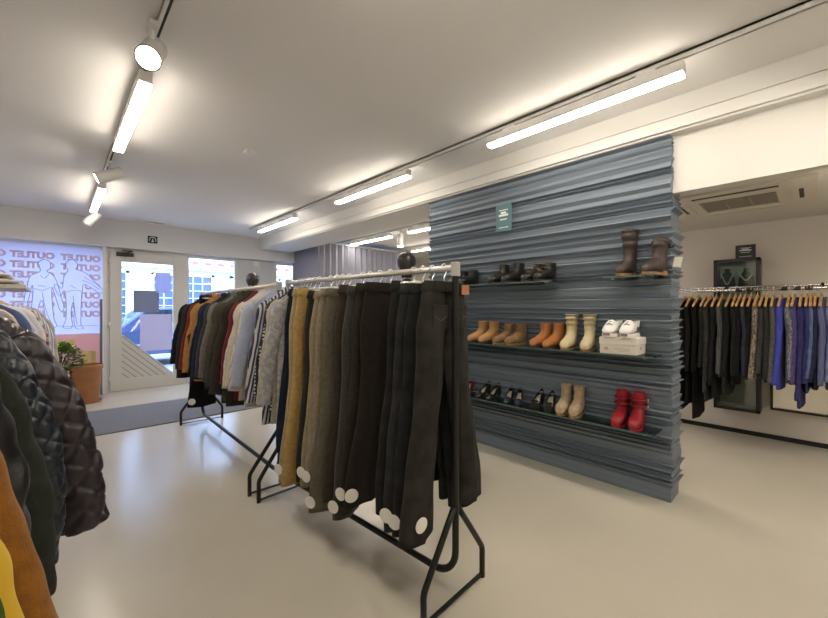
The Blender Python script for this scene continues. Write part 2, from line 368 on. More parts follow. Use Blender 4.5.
# ------------------------------------------------------------------ corrugated blue-grey display wall
def ridged_wall():
    R = random.Random(21); rows = []; z = 0.0
    rows += [(0, 0, 0), (.10, .0, 0), (.105, .012, .006)]
    z = .105
    while z < 2.44:
        h = R.choice((.022, .03, .042, .055, .07, .036, .028)); h = min(h, 2.463-z)
        o1 = R.uniform(0, .014); o2 = o1+R.uniform(.008, .034); e1 = R.uniform(-.005, .012); e2 = R.uniform(.0, .034)
        if z > 2.07: e1 *= .4; e2 *= .4
        rows += [(z+.002, o1, e1), (z+h*.45, o1+.004, e1+.004), (z+h*.80, o2, e2), (z+h*.90, o2, e2), (z+h*.955, o2*.7, e2*.9), (z+h*.985, -.012, e1)]
        z += h
    rows.append((2.463, .01, 0))
    NY = 46; Y0, Y1, Xf, Xr = .66, 2.89, 3.0, 3.21
    rings = []
    for zz, o, e in rows:
        ring = []; ph = R.uniform(0, 6)
        for k in range(NY+1):
            t = k/NY; y = Y0-e + (Y1+e*.4-(Y0-e))*t
            oo = o*(1+.12*math.sin(3*t+ph)) + .001*math.sin(9*t+ph*2)
            dz = .003*math.sin(1.6*t+zz*4) if .12 < zz < 2.4 else 0
            ring.append(Vector((Xf-oo, y, zz+dz)))
        ring += [Vector((Xr+o*.7, Y1+e*.4, zz)), Vector((Xr+o*.7, Y0-e, zz))]
        rings.append(ring)
    m = mat('ridged_blue', (.165, .20, .245), .48, bump=.08, bscale=14, spec=.4)
    nt = m.node_tree; b = nt.nodes['Principled BSDF']; tc = nt.nodes.new('ShaderNodeTexCoord')
    mp = nt.nodes.new('ShaderNodeMapping'); mp.inputs['Scale'].default_value = (1, .12, 22); nt.links.new(tc.outputs['Object'], mp.inputs[0])
    n = nt.nodes.new('ShaderNodeTexNoise'); n.inputs['Scale'].default_value = 1.4; n.inputs['Detail'].default_value = 3; nt.links.new(mp.outputs[0], n.inputs['Vector'])
    r = nt.nodes.new('ShaderNodeValToRGB'); r.color_ramp.elements[0].position = .3; r.color_ramp.elements[1].position = .72
    r.color_ramp.elements[0].color = (.155, .19, .235, 1); r.color_ramp.elements[1].color = (.225, .265, .315, 1)
    nt.links.new(n.outputs['Fac'], r.inputs[0]); nt.links.new(r.outputs[0], b.inputs['Base Color'])
    mb = MB().loft(rings); mb.build('wall_display', m)['kind'] = 'structure'
ridged_wall()
def little_sign(name, label, loc, rz, w_, h_, m, normal_x=True, frame=None):
    r = thing(name, label, 'sign', loc, rz)
    MB().box((-w_/2, 0, 0), (w_/2, .006, h_)).build('panel', m, r, bevel=.001)
    t = MB(); wt = sticker_white
    t.box((-w_*.28, -.001, h_*.76), (w_*.28, 0, h_*.79))
    for k, (a, b, hh) in enumerate(((-.17, .17, .64), (-.3, .3, .55))):
        n = 5 if k == 0 else 8
        for q in range(n):
            xa = w_*(a+(b-a)*q/n); t.box((xa, -.001, h_*(hh-.0)), (xa+w_*(b-a)/n*.86, 0, h_*(hh+.075)))
    for q in range(7): t.box((w_*(-.22+q*.064), -.001, h_*.41), (w_*(-.22+q*.064+.05), 0, h_*.455))
    t.box((-w_*.3, -.001, h_*.12), (w_*.3, 0, h_*.15))
    t.build('lettering', wt, r)
p = ray(504, 207); 
little_sign('small_sign', 'small teal sign with white lettering, high on the ridged blue wall', (2.955, yOn(503.5, 2.955), 2.005), -PI/2, .165, .245, mat('teal_card', (.085, .19, .22), .35))

# ------------------------------------------------------------------ glass shelves
def shelf(label, y0, y1, z):
    r = thing('glass_shelf', label, 'shelf', (2.965, (y0+y1)/2, z), 0, 'glass shelves on the blue wall'); h = (y1-y0)/2
    MB().box((-.205, -h, 0), (.0, h, .008)).build('glass_panel', shelf_glass, r, bevel=.001)
    MB().box((-.209, -h, -.001), (-.205, h, .009)).build('glass_edge', mat('glass_edge', (.10, .16, .15), .15), r)
    for s in (-1, 1):
        MB().box((-.19, s*(h-.06)-.004, -.012), (.02, s*(h-.06)+.004, -.001)).build('bracket', wire, r)
shelf('short glass shelf, upper left, under the dark ankle boots', 1.38, 2.55, 1.512)
shelf('short glass shelf, upper right, under the tall brown boots', .70, 1.01, 1.512)
shelf('long middle glass shelf, under the tan boots and white shoe box', .70, 2.60, .985)
shelf('long lowest glass shelf, under the pumps and red boots', .70, 2.60, .488)
SZ = {1: 1.522, 2: .995, 3: .498}

# ------------------------------------------------------------------ footwear (toe towards local -X)
def foot_outline(Ln, W, n=14):
    prof = [(0, .10), (.04, .26), (.12, .40), (.28, .50), (.42, .46), (.58, .38), (.72, .36), (.86, .37), (.95, .28), (1, .10)]
    xs = [i/(n-1) for i in range(n)]
    return [(Ln*(x-.5), W*smooth_interp(prof, x)) for x in xs]
def boot(name, label, mt, sole_m, loc, rz, group, H=.2, Ln=.25, W=.092, shaft=.10, heel=.03, sole=.012, extra=None, slouch=0., flop=0., lining=None):
    r = thing(name, label, 'boot', loc, rz, group)
    zs = heel*.0+sole
    # upper: rings that turn from vertical (toe) to horizontal (shaft)
    N = 22; f = Ln/.25; za = min(.150, .74*H)
    T = [(-.122, .020), (-.115, .040), (-.096, .054), (-.066, .064), (-.036, .078), (-.006, .098), (.010, .118), (.018, .136), (.020, .150), (.020, .158), (.020, .165)]
    Bo = [(-.122, .002), (-.119, 0), (-.106, 0), (-.076, 0), (-.042, 0), (.004, 0), (.050, 0), (.096, 0), (.120, .020), (.122, .070), (.120, .118)]
    HW = [.012, .026, .037, .043, .043, .041, .039, .038, .037, .036, .036]
    def zz(z): return z if z <= .064 else .064+(z-.064)*(za-.064)/(.165-.064)
    def ring(t, b, hw):
        out = []
        for j in range(N):
            th = 2*PI*j/N; c, s_ = math.cos(th), math.sin(th); c2 = math.copysign(abs(c)**.75, c)
            x = (t[0]+b[0])/2+(t[0]-b[0])/2*c2; z = (t[1]+b[1])/2+(t[1]-b[1])/2*c2
            out.append(Vector((x, hw*s_, z)))
        return out
    rings = [ring((t[0]*f, zz(t[1])), (b[0]*f, zz(b[1]) if b[1] > .064 else b[1]), w_*W/.092) for t, b, w_ in zip(T, Bo, HW)]
    top = H-sole; m_ = 9; cx0 = .070*f; hh0 = .050*f; zb = zz(.165)-.02
    for i in range(1, m_+1):
        t = i/m_; z = zb+.02+(top-zb-.02)*t; wv = 1+slouch*math.sin(i*2.3)*.10
        hh = (hh0+(shaft/2-hh0)*t)*wv; hw = (.036+(shaft*.40-.036)*t)*wv
        lean = flop*max(0, t-.5); tilt = .022*(1-t)
        cx_ = cx0+slouch*.006*math.sin(i*1.7)+lean*.12; dz = -lean*.06
        rings.append(ring((cx_-hh, z+dz+lean*.05), (cx_+hh, z+dz-tilt-lean*.13), hw))
    ce = sum(rings[-1], Vector())/N
    inner = [[ce+(p-ce)*.88-Vector((0, 0, .002)) for p in rings[-1]], [ce+(p-ce)*.80-Vector((0, 0, .045)) for p in rings[-1]]]
    up = MB().loft(rings+inner, (True, True))
    o = up.build('upper', mt, r, True); o.location = (0, 0, sole)
    # sole and heel
    ol = foot_outline(Ln*1.0, W*.98); poly = ol + [(x, -y) for x, y in reversed(ol)]
    MB().prism(poly, sole+.003).build('sole', sole_m, r)
    if heel > .012:
        MB().prism([(x, y) for x, y in [(Ln*.2, W*.36), (Ln*.42, W*.36), (Ln*.48, W*.2), (Ln*.48, -W*.2), (Ln*.42, -W*.36), (Ln*.2, -W*.36)]], sole+.014).build('heel', sole_m, r)
    if extra: extra(r, Ln, W, H)
    return r
def tag_card(r, at, m=sticker_white, s=.02, rz=.5):
    M = Matrix.Translation(at) @ Matrix.Rotation(rz, 4, 'Z') @ Matrix.Rotation(.5, 4, 'X')
    MB().box((-s*.7, -.001, -s), (s*.7, .001, s), M).build('price_tag', m, r)
def laces(col):
    def f(r, Ln, W, H):
        m = MB()
        for i in range(4):
            x = Ln*(-.20+.10*i); z = .062+.028*i
            m.tube([(x, -.024, z+.012), (x-.012, 0, z+.026), (x, .024, z+.012)], .003, 5)
        m.build('laces', col, r)
    return f
def buckles(r, Ln, W, H):
    for z in (.62*H, .8*H):
        st = MB(); st.tube([(Ln*.25+.062*math.cos(a), .050*math.sin(a), z) for a in [2*PI*k/24 for k in range(25)]], .006, 6); o = st.build('strap', MATS['red_leather'], r, True)
        MB().box((Ln*.22, -.062, z-.012), (Ln*.30, -.052, z+.012)).build('buckle', chrome, o)
def pump(name, label, mt, loc, rz, group, heel=.06, Ln=.235, W=.078, bow=False):
    r = thing(name, label, 'shoe', loc, rz, group)
    def floor_z(x):           # x 0 toe .. 1 heel
        return .006 + heel*smooth_interp([(0, 0), (.3, .02), (.75, .85), (1, 1)], x)
    n = 22; A = 17; rings = []; sta = [i/(n-1) for i in range(n)]
    wprof = [(0, .06), (.05, .22), (.14, .38), (.28, .48), (.42, .44), (.6, .34), (.75, .33), (.9, .33), (.97, .22), (1, .06)]
    hprof = [(0, .012), (.08, .026), (.2, .040), (.33, .048), (.5, .036), (.75, .046), (1, .058)]
    for t in sta:
        x = Ln*(t-.5); w_ = W*smooth_interp(wprof, t); h_ = smooth_interp(hprof, t); z_ = floor_z(t)
        rings.append([Vector((x + (.012*(1-abs(math.cos(PI*k/(A-1)))) if t > .9 else 0), -w_*math.cos(PI*k/(A-1)), z_+h_*math.sin(PI*k/(A-1))**.8)) for k in range(A)])
    mb = MB(); vs = [p for q in rings for p in q]; fs = []
    for i in range(n-1):
        for k in range(A-1):
            if sta[i] > .27 and sta[i+1] < .99 and 4 <= k < A-5: continue
            fs.append((i*A+k, i*A+k+1, (i+1)*A+k+1, (i+1)*A+k))
    fs.append(tuple(i for i in range((n-1)*A, n*A)))
    mb.add(vs, fs); o = mb.build('upper', mt, r, True); sd = o.modifiers.new('thickness', 'SOLIDIFY'); sd.thickness = .003; sd.offset = 1
    def slab(name, dz, th, k, m, t0=0., t1=1.):
        rr = []
        for i in range(16):
            t = t0+(t1-t0)*i/15; x = Ln*(t-.5); w_ = W*smooth_interp(wprof, t)*k; z_ = floor_z(t)+dz
            rr.append([Vector((x, -w_, z_)), Vector((x, w_, z_)), Vector((x, w_, z_+th)), Vector((x, -w_, z_+th))])
        MB().loft(rr).build(name, m, r)
    slab('sole', -.006, .007, .97, black_plastic)
    slab('insole', .003, .003, .85, mat('insole', (.68, .60, .46), .6), .25, .98)
    MB().loft([[Vector((Ln*.47+s*(a-.5)*.0+(.5-.47)*0+ dx, dy, z)) for dx, dy in ((-.028*s, -.02*s), (.016*s, -.02*s), (.016*s, .02*s), (-.028*s, .02*s))] for a, (z, s) in enumerate(((0, .55), (heel*.5, .65), (heel+.004, 1.2)))]).build('heel', mt, r)
    if bow:
        MB().tube([(-.05, -.03, .055), (-.045, -.008, .062), (-.05, 0, .058), (-.045, .008, .062), (-.05, .03, .055)], [.004, .011, .005, .011, .004], 8).build('bow', mt, r, True)
    return r
def sneaker(label, loc, rz, group):
    Ln, W = .27, .098
    r = thing('sneaker', label, 'shoe', loc, rz, group)
    ol = foot_outline(Ln, W); poly = ol+[(x, -y) for x, y in reversed(ol)]
    MB().prism(poly, .026).build('sole', sticker_white, r, bevel=.004)
    keys = [(-.47, .034, 2, .012, .024), (-.40, .042, 4, .022, .038), (-.28, .052, 8, .032, .044), (-.12, .066, 24, .046, .043), (.03, .074, 45, .062, .040), (.18, .082, 70, .070, .038), (.25, .096, 86, .064, .038), (.25, .112, 92, .062, .037)]
    rings = []
    for cx_, cz, ti, hh, hw in keys:
        a = math.radians(ti); rings.append([Vector((cx_*Ln-math.sin(a)*hh*math.cos(t)*1.05, hw*math.sin(t), max(.014, cz+math.cos(a)*hh*math.cos(t)))) for t in [2*PI*j/20 for j in range(20)]])
    rings.append([Vector((p.x*.9+.025, p.y*.82, p.z-.03)) for p in rings[-1]])
    MB().loft(rings).build('upper', mat('white_leather', (.80, .79, .77), .5), r, True)
    for k in range(4):
        x = -.07+k*.022; MB().tube([(x, -.026, .078+k*.011), (x-.008, 0, .094+k*.011), (x, .026, .078+k*.011)], .004, 6).build('lace', mat('grey_lace', (.12, .12, .13), .7), r, True)
    for s in (-1, 1):
        MB().box((-.02, s*.039-.003, .05), (.005, s*.039+.003, .075), Matrix.Rotation(.5, 4, 'Y')).build('side_stripe', black_plastic, r)
    MB().box((-.137, -.02, .012), (-.128, .02, .03)).build('toe_bumper', mat('toe_grey', (.22, .21, .20), .6), r)
    return r

blk = mat('black_leather', (.016, .015, .014), .32, bump=.1, bscale=80)
dkbrown = mat('brown_boot_leather', (.040, .026, .022), .55, bump=.2, bscale=40)
tan = mat('tan_leather', (.50, .26, .10), .5, bump=.1, bscale=60, var=.15)
brsuede = fabric('brown_suede', (.25, .15, .075), .25)
orange = mat('cognac_leather', (.42, .155, .045), .45, bump=.1, bscale=60, var=.12)
cream = mat('cream_leather', (.62, .52, .32), .55, bump=.15, bscale=50, var=.12)
beige = fabric('beige_suede', (.46, .34, .23), .2)
redl = mat('red_leather', (.30, .012, .022), .38, bump=.1, bscale=60, var=.15)
navy_l = mat('navy_leather', (.014, .018, .045), .4)
sole_dk = mat('dark_sole', (.03, .026, .022), .7); sole_tan = mat('tan_sole', (.27, .16, .065), .65)
def pair(fn, px1, px2, lab1, lab2, z, X=2.87, rz=(0, 0), **k):
    fn(lab1, (X, yOn(px1, X), z), rz[0], k); fn(lab2, (X, yOn(px2, X), z), rz[1], k)
def B(nm, mt, sm, grp): return lambda lab, loc, rz, k: boot(nm, lab, mt, sm, loc, rz, grp, **k)
def Pm(nm, mt, grp): return lambda lab, loc, rz, k: pump(nm, lab, mt, loc, rz, grp, **k)
# top shelves
pair(B('ankle_boot', blk, sole_dk, 'black ankle boots on the top shelf'), 459, 468, 'black ankle boot on the top shelf, half hidden behind the rack post', 'black ankle boot on the top shelf, just right of the rack post', SZ[1], H=.15, Ln=.25, heel=.03, rz=(-.15, -.15))
pair(B('ankle_boot', blk, sole_dk, 'black ankle boots on the top shelf'), 499, 513, 'shiny black ankle boot, left one of the taller pair on the top shelf', 'shiny black ankle boot, right one of the taller pair on the top shelf', SZ[1], H=.175, Ln=.26, heel=.035, rz=(-.15, -.2), extra=laces(black_plastic))
pair(B('ankle_boot', blk, sole_dk, 'black ankle boots on the top shelf'), 533, 545, 'low black lace boot, left of the last pair on the upper left shelf', 'low black lace boot, right of the last pair on the upper left shelf', SZ[1], H=.15, Ln=.25, heel=.025, rz=(-.2, -.15), extra=laces(sole_tan))
boot('tall_boot', 'tall dark brown boot standing upright on the upper right shelf', dkbrown, sole_tan, (2.87, yOn(626), SZ[1]), -.05, 'tall brown boots on the upper right shelf', H=.33, Ln=.26, shaft=.13, heel=.03, sole=.016, slouch=.9)
boot('tall_boot', 'tall dark brown boot with its shaft flopped over, on the upper right shelf', dkbrown, sole_tan, (2.87, yOn(654), SZ[1]), -.2, 'tall brown boots on the upper right shelf', H=.27, Ln=.26, shaft=.13, heel=.03, sole=.016, slouch=.7, flop=.9, extra=lambda r, Ln, W, H: tag_card(r, (.14, -.08, .09), s=.035, rz=-.8))
# middle shelf
pair(B('ankle_boot', tan, sole_dk, 'light tan ankle boots on the middle shelf'), 478, 489, 'light tan ankle boot next to the black jeans, left of its pair', 'light tan ankle boot with a white tag, right of its pair', SZ[2], H=.19, Ln=.25, heel=.03, rz=(-.15, -.1), extra=lambda r, Ln, W, H: tag_card(r, (.05, -.06, .12), s=.016))
pair(B('ankle_boot', brsuede, sole_tan, 'brown suede lace boots on the middle shelf'), 504, 516, 'brown suede lace boot, left of its pair on the middle shelf', 'brown suede lace boot, right of its pair on the middle shelf', SZ[2], H=.175, Ln=.25, heel=.02, rz=(-.2, -.15), extra=laces(sole_tan))
pair(B('ankle_boot', orange, sole_dk, 'cognac ankle boots on the middle shelf'), 541, 554, 'cognac leather ankle boot, left of its pair beside the cream boots', 'cognac leather ankle boot, right of its pair beside the cream boots', SZ[2], H=.19, Ln=.26, heel=.03, rz=(-.1, -.1))
pair(B('mid_boot', cream, sole_tan, 'cream slouch boots on the middle shelf'), 569, 588, 'cream slouch boot, left of its pair beside the shoe box', 'cream slouch boot standing straight against the shoe box', SZ[2], H=.265, Ln=.25, shaft=.112, heel=.03, rz=(.12, .2), slouch=1.5)
sb = thing('shoe_box', 'pale cardboard shoe box with lid on the middle shelf', 'box', (2.865, .915, SZ[2]), 0)
card = mat('pale_card', (.80, .75, .66), .7)
MB().box((-.095, -.115, 0), (.095, .115, .085)).build('box_body', card, sb)
MB().box((-.099, -.119, .065), (.099, .119, .112)).build('lid', mat('pale_lid', (.86, .82, .73), .65), sb, bevel=.002)
ptx = MB().box((-.0955, .062, .036), (-.095, .085, .042)).box((-.0955, .058, .026), (-.095, .09, .032)); ptx.build('label_print', mat('red_print', (.6, .18, .16), .6), sb)
ptx = MB()
for k in range(3): ptx.box((-.0955, -.075, .018+k*.009), (-.095, -.0+k*.012, .021+k*.009))
ptx.box((-.02, -.1155, .03), (.01, -.115, .05)); ptx.build('label_lines', mat('pink_print', (.55, .38, .36), .6), sb)
for k, (y, lb) in enumerate(((.975, 'white sneaker on the shoe box, left of its pair'), (.865, 'white sneaker on the shoe box, right of its pair'))):
    sneaker(lb, (2.86, y, SZ[2]+.113), .02, 'white sneakers on the shoe box')
# lowest shelf
pump('high_heel', 'red high heel half hidden behind the black jeans on the lowest shelf', redl, (2.87, yOn(468), SZ[3]), .3, 'pumps on the lowest shelf')
pair(Pm('pump', blk, 'pumps on the lowest shelf'), 483, 493, 'shiny black pump, left of the pair nearest the black jeans', 'shiny black pump, right of the pair nearest the black jeans', SZ[3], heel=.065, rz=(.1, .1))
pair(Pm('pump', navy_l, 'pumps on the lowest shelf'), 509, 519, 'navy pump with pale insole, left of its pair', 'navy pump with pale insole, right of its pair', SZ[3], heel=.055, rz=(.35, .45))
pair(Pm('pump', fabric('black_suede', (.018, .017, .016)), 'pumps on the lowest shelf'), 537, 550, 'black suede pump with a bow, left of its pair', 'black suede pump with a bow, right of its pair', SZ[3], heel=.07, rz=(.15, .3), Ln=.245, W=.09, bow=True)
pair(B('ankle_boot', beige, sole_tan, 'beige suede ankle boots on the lowest shelf'), 564, 577, 'beige suede ankle boot, left of its pair on the lowest shelf', 'beige suede ankle boot, right of its pair on the lowest shelf', SZ[3], H=.21, Ln=.24, heel=.04, sole=.018, rz=(.15, .15))
pair(B('ankle_boot', redl, redl, 'red buckle boots on the lowest shelf'), 620, 637, 'red leather buckle boot, left of its pair at the end of the lowest shelf', 'red leather buckle boot, right of its pair at the end of the lowest shelf', SZ[3], H=.225, Ln=.24, W=.086, heel=.05, rz=(.05, .1), extra=buckles)

# ------------------------------------------------------------------ track lights
def track(name, label, x, y0, y1):
    r = thing(name, label, 'track', (x, (y0+y1)/2, CEIL-.032)); h = (y1-y0)/2
    MB().box((-.018, -h, 0), (-.006, h, .031)).box((.006, -h, 0), (.018, h, .031)).box((-.018, -h, .02), (.018, h, .031)).build('rail_profile', white_metal, r)
    MB().box((-.006, -h, .004), (.006, h, .02)).build('slot', slot_dark, r)
def linear(label, x, y0, y1, group='linear track lamps', zc=CEIL-.031):
    r = thing('linear_lamp', label, 'lamp', (x, (y0+y1)/2, zc-.094), 0, group); h = (y1-y0)/2
    MB().box((-.032, -h, .016), (.032, h, .078)).build('housing', white_metal, r, bevel=.003)
    MB().box((-.031, -h+.004, 0), (.031, h-.004, .0165)).build('diffuser', lamp_glow, r)
    for s in (-1, 1):
        MB().box((-.02, s*(h-.18)-.05, .078), (.02, s*(h-.18)+.05, .094)).build('track_adapter', white_metal, r)
def spot(label, pos, aim, group='white spot lamps on the tracks', glow=None):
    p = Vector(pos); d = Vector(aim).normalized()
    r = thing('spot_lamp', label, 'lamp', (p.x, p.y, p.z), 0, group)
    q = d.to_track_quat('-Z', 'Y').to_matrix().to_4x4()
    MB().lathe([(.038, .11), (.05, .10), (.052, -.095), (.050, -.10)], 28, M=q).build('head', white_metal, r, True)
    MB().lathe([(.051, -.100), (.053, -.101), (.053, -.109), (.0475, -.109), (.0475, -.100)], 28, M=q).build('trim_ring', black_plastic, r)
    MB().lathe([(.001, -.1035), (.0465, -.1035), (.0465, -.1015), (.001, -.1015)], 28, M=q).build('lens', glow or spot_glow, r)
    tz = CEIL-.032-p.z
    MB().tube([(0, 0, .03), (0, .0, tz)], .012, 10).build('stem', white_metal, r, True)
    MB().box((-.017, -.055, tz-.02), (.017, .055, tz)).build('track_adapter', white_metal, r)
TX, LX, OX = 2.46, .377, 4.29
track('light_track', 'long ceiling light track beside the beam, above the shoe wall', TX, -2.4, 6.67)
track('light_track', 'ceiling light track on the left, over the door aisle', LX, -2.4, 6.95)
track('light_track', 'ceiling light track in the room behind the blue wall', OX, 3.1, 6.9)
track('light_track', 'short ceiling light track furthest to the back right', 5.75, 3.3, 6.4)
linear('large linear lamp nearest the camera, above the ridged blue wall', TX, .48, 1.74)
linear('linear lamp second along the track above the centre rack', TX, 2.66, 3.92)
linear('linear lamp third along the beam track, nearest the shop front', TX, 5.0, 6.26)
linear('linear lamp in the left track behind the bright spot', LX, 2.58, 3.83)
linear('linear lamp in the left track nearest the shop front', LX, 5.18, 6.44)
linear('linear lamp above the curtain cubicle in the back room', OX, 5.1, 6.32)
linear('linear lamp in the back room beside the blue wall end', OX, 3.4, 4.64)
linear('linear lamp lowest in view, far in the back room', 5.75, 4.9, 6.1)
linear('linear lamp on the beam track behind the camera', TX, -1.7, -.44)
linear('linear lamp on the left track behind the camera', LX, -1.0, .25)
spot('bright spot lamp on the left track turned towards the camera', (LX-.035, 2.17, 2.52), (-.28, -.75, -.75))
spot('spot lamp on the left track between the two linear lamps', (LX, 4.46, 2.53), (-.85, .05, -.45), glow=soft_glow)
spot('spot lamp at the shop front end of the left track', (LX, 6.62, 2.50), (-.6, .1, -.75), glow=soft_glow)
spot('spot lamp hanging straight down in the back room beside the blue wall', (OX, 4.85, 2.47), (-.1, -.1, -1))
spot('spot lamp in front of the striped curtain, tilted', (OX, 6.62, 2.42), (-.4, -.35, -.8), glow=soft_glow)
spot('spot lamp on the beam track aimed back at the shoe shelves', (TX, -.15, 2.52), (.42, 1.2, -1.75), glow=mat('mid_spot_glow', (.9, .9, .9), .5, emit=(1, .91, .78), es=90.))
spot('spot lamp on the left track above the camera aimed at the shoe wall', (LX, .55, 2.50), (2.5, .9, -1.7))
# lamps of the alcove on the right (downlights set in the soffit)
def downlight(label, x, y):
    r = thing('downlight', label, 'lamp', (x, y, 2.172), 0, 'downlights in the lowered soffit')
    MB().lathe([(.055, 0), (.055, .007), (.042, .007), (.042, 0)], 24).build('ring', white_metal, r)
    MB().lathe([(.001, .003), (.041, .003), (.041, .007), (.001, .007)], 24).build('lens', spot_glow, r)
for k, (x, y) in enumerate(((4.0, -.75), (4.0, 1.45), (4.0, -1.9))):
    downlight(('downlight in the alcove soffit, right of the air conditioner', 'downlight in the alcove soffit behind the blue wall', 'downlight in the alcove soffit furthest behind the camera')[k], x, y)
for y0, y1, lb in ((-1.42, -.16, 'added unseen linear lamp under the alcove soffit, right of the air conditioner'), (1.1, 2.36, 'added unseen linear lamp under the alcove soffit behind the blue wall')):
    linear(lb, 3.5, y0, y1, zc=2.18)  # both stand out of view, added to brighten the alcove
# ceiling fittings
sd = thing('smoke_detector', 'small square white detector on the main ceiling', 'detector', (1.25, 3.40, CEIL-.03))
MB().box((-.045, -.045, .012), (.045, .045, .03)).build('base', white_metal, sd, bevel=.004)
MB().lathe([(.02, 0), (.034, .004), (.036, .012)], 20).build('sensor', white_metal, sd, True)
cv = thing('ceiling_vent', 'flat white vent on the ceiling above the door', 'vent', (1.16, 7.2, CEIL-.012))
MB().box((-.16, -.06, 0), (.16, .06, .012)).build('frame', white_metal, cv, bevel=.003)
v = MB()
for k in range(5): v.box((-.14, -.045+k*.02, -.002), (.14, -.037+k*.02, 0))
v.build('slats', mat('vent_grey', (.45, .44, .43), .6), cv)
es = thing('exit_sign', 'dark green emergency exit sign on the header above the door', 'sign', (1.18, YH-.012, 2.375))
MB().box((-.066, 0, 0), (.066, .012, .115)).build('panel', mat('exit_green', (.008, .045, .038), .4), es, bevel=.002)
g = MB(); wg = mat('exit_white', (.75, .82, .80), .4)
arch = [(.042*math.cos(a), .06+.036*math.sin(a)) for a in [PI*k/12 for k in range(13)]]
g.tube([(x, -.002, z) for x, z in [(.042, .034)]+arch+[(-.042, .034)]], .006, 6)
g.box((-.006, -.004, .03), (.006, 0, .072)); g.prism([(-.024, .034), (0, .010), (.024, .034)], .004, xz(0))
g.build('pictogram', wg, es)
ab = thing('alarm_box', 'small white box on the wall under the header, above the far mannequin head', 'box', (2.90, YD-.045, 2.08))
MB().box((-.055, 0, 0), (.055, .045, .165)).build('casing', mat('alarm_white', (.78, .80, .78), .4), ab, bevel=.006)
MB().box((-.04, -.002, .015), (.04, 0, .06)).build('grille', mat('alarm_grey', (.6, .63, .62), .5), ab)
# air conditioner cassette
ac = thing('ceiling_air_conditioner', 'beige four way ceiling cassette air conditioner set in the soffit', 'air conditioner', (4.02, .42, 2.155))
cas = mat('cassette', (.70, .65, .56), .5); dkg = mat('cassette_dark', (.06, .05, .04), .6)
MB().box((-.45, -.44, .006), (.45, .44, .026)).build('panel', cas, ac, bevel=.005)
MB().box((-.18, -.225, .002), (.19, .225, .007)).build('intake', dkg, ac)
gr = MB()
for k in range(17): gr.box((-.18+k*.022, -.225, -.001), (-.173+k*.022, .225, .004))
for k in range(4): gr.box((-.18, -.225+.15*k-.004, -.002), (.19, -.225+.15*k+.004, .004))
gr.build('intake_grille', mat('grille_beige', (.36, .32, .25), .6), ac)
for (a, b) in (((-.36, -.25), (-.335, .25)), ((.335, -.25), (.36, .25)), ((-.15, -.37), (.15, -.345)), ((-.15, .345), (.15, .37))):
    MB().box((*a, .001), (*b, .0065)).build('air_slot', dkg, ac)
for (a, b) in (((-.335, -.25), (-.29, .25)), ((.29, -.25), (.335, .25)), ((-.15, -.345), (.15, -.30)), ((-.15, .30), (.15, .345))):
    MB().box((*a, -.003), (*b, .006)).build('louvre', cas, ac, bevel=.003)

# ------------------------------------------------------------------ curtain cubicle in the back room
def curtain(label, p, q, zt):
    p = Vector((*p, 0)); q = Vector((*q, 0)); d = (q-p); Ln = d.length; d.normalize(); nrm = Vector((-d.y, d.x, 0))
    r = thing('curtain', label, 'curtain', p, 0, 'grey curtains of the fitting cubicle')
    N = int(Ln*90); pitch = .135
    vs = []; fs = []
    for i in range(N+1):
        s = Ln*i/N; ph = 2*PI*s/pitch+.6*math.sin(s*5)
        for z, a in ((.03, 1.), (zt*.5, .9), (zt-.04, .7), (zt, .6)):
            w_ = d*(s+.008*math.sin(2*ph)) + nrm*(.042*a*math.sin(ph)); vs.append((w_.x, w_.y, z))
    for i in range(N):
        for k in range(3): fs.append((i*4+k, (i+1)*4+k, (i+1)*4+k+1, i*4+k+1))
    MB().add(vs, fs).build('cloth', mat('curtain_cloth', (.27, .275, .345), .8, sheen=.05), r, True)
    MB().tube([(0, 0, zt+.015), tuple(d*Ln+Vector((0, 0, zt+.015)))], .012, 8).build('curtain_rail', white_metal, r, True)
curtain('grey pleated curtain running from the shop front, seen edge on beside the back room window', (3.66, 7.56), (3.64, 6.46), 2.555)
curtain('wide grey pleated curtain facing the room, behind the tilted spot lamp', (3.62, 6.42), (5.72, 6.36), 2.555)
struct('wall_cubicle', MB().box((5.76, 6.42, 0), (5.84, YD, 2.58)), white_paint)

# ------------------------------------------------------------------ plants, mat, exit things
en = struct('trim_5', MB().box((-.9, 5.05, 0), (3.4, 6.27, .012)), mat('grey_carpet', (.20, .205, .235), .95, bump=.5, bscale=300, var=.2, vscale=120))
pp = thing('terracotta_pot', 'tall terracotta pot on a saucer beside the door', 'pot', (.335, 6.98, 0))
tc_ = mat('terracotta', (.36, .155, .06), .6, var=.12, vscale=8)
MB().lathe([(.10, .012), (.135, .02), (.175, .46), (.185, .465), (.19, .52), (.178, .525), (.17, .47), (.16, .45), (.01, .445)], 40).build('pot_body', tc_, pp, 'auto')
MB().lathe([(.14, 0), (.165, .004), (.178, .03), (.17, .03), (.15, .012), (.02, .011)], 40).build('saucer', tc_, pp, True)
MB().lathe([(.01, .452), (.16, .456), (.165, .46)], 30).build('soil', mat('soil', (.05, .035, .02), .95), pp)
bp_ = thing('potted_shrub', 'bushy green shrub in a black pot beside the terracotta pot', 'plant', (.055, 7.0, 0))
MB().lathe([(.09, 0), (.115, .01), (.14, .33), (.15, .36), (.14, .36), (.13, .32), (.01, .31)], 32).build('pot', black_gloss, bp_, True)
st_ = MB(); lf = MB(); R = random.Random(4)
for k in range(14):
    a = R.uniform(0, 6.28); l = R.uniform(.04, .15); st_.tube([(0, 0, .3), (l*.4*math.cos(a), l*.4*math.sin(a), .5), (l*math.cos(a), l*math.sin(a), .66)], .005, 5)
st_.build('stems', mat('bark', (.10, .07, .03), .8), bp_, True)
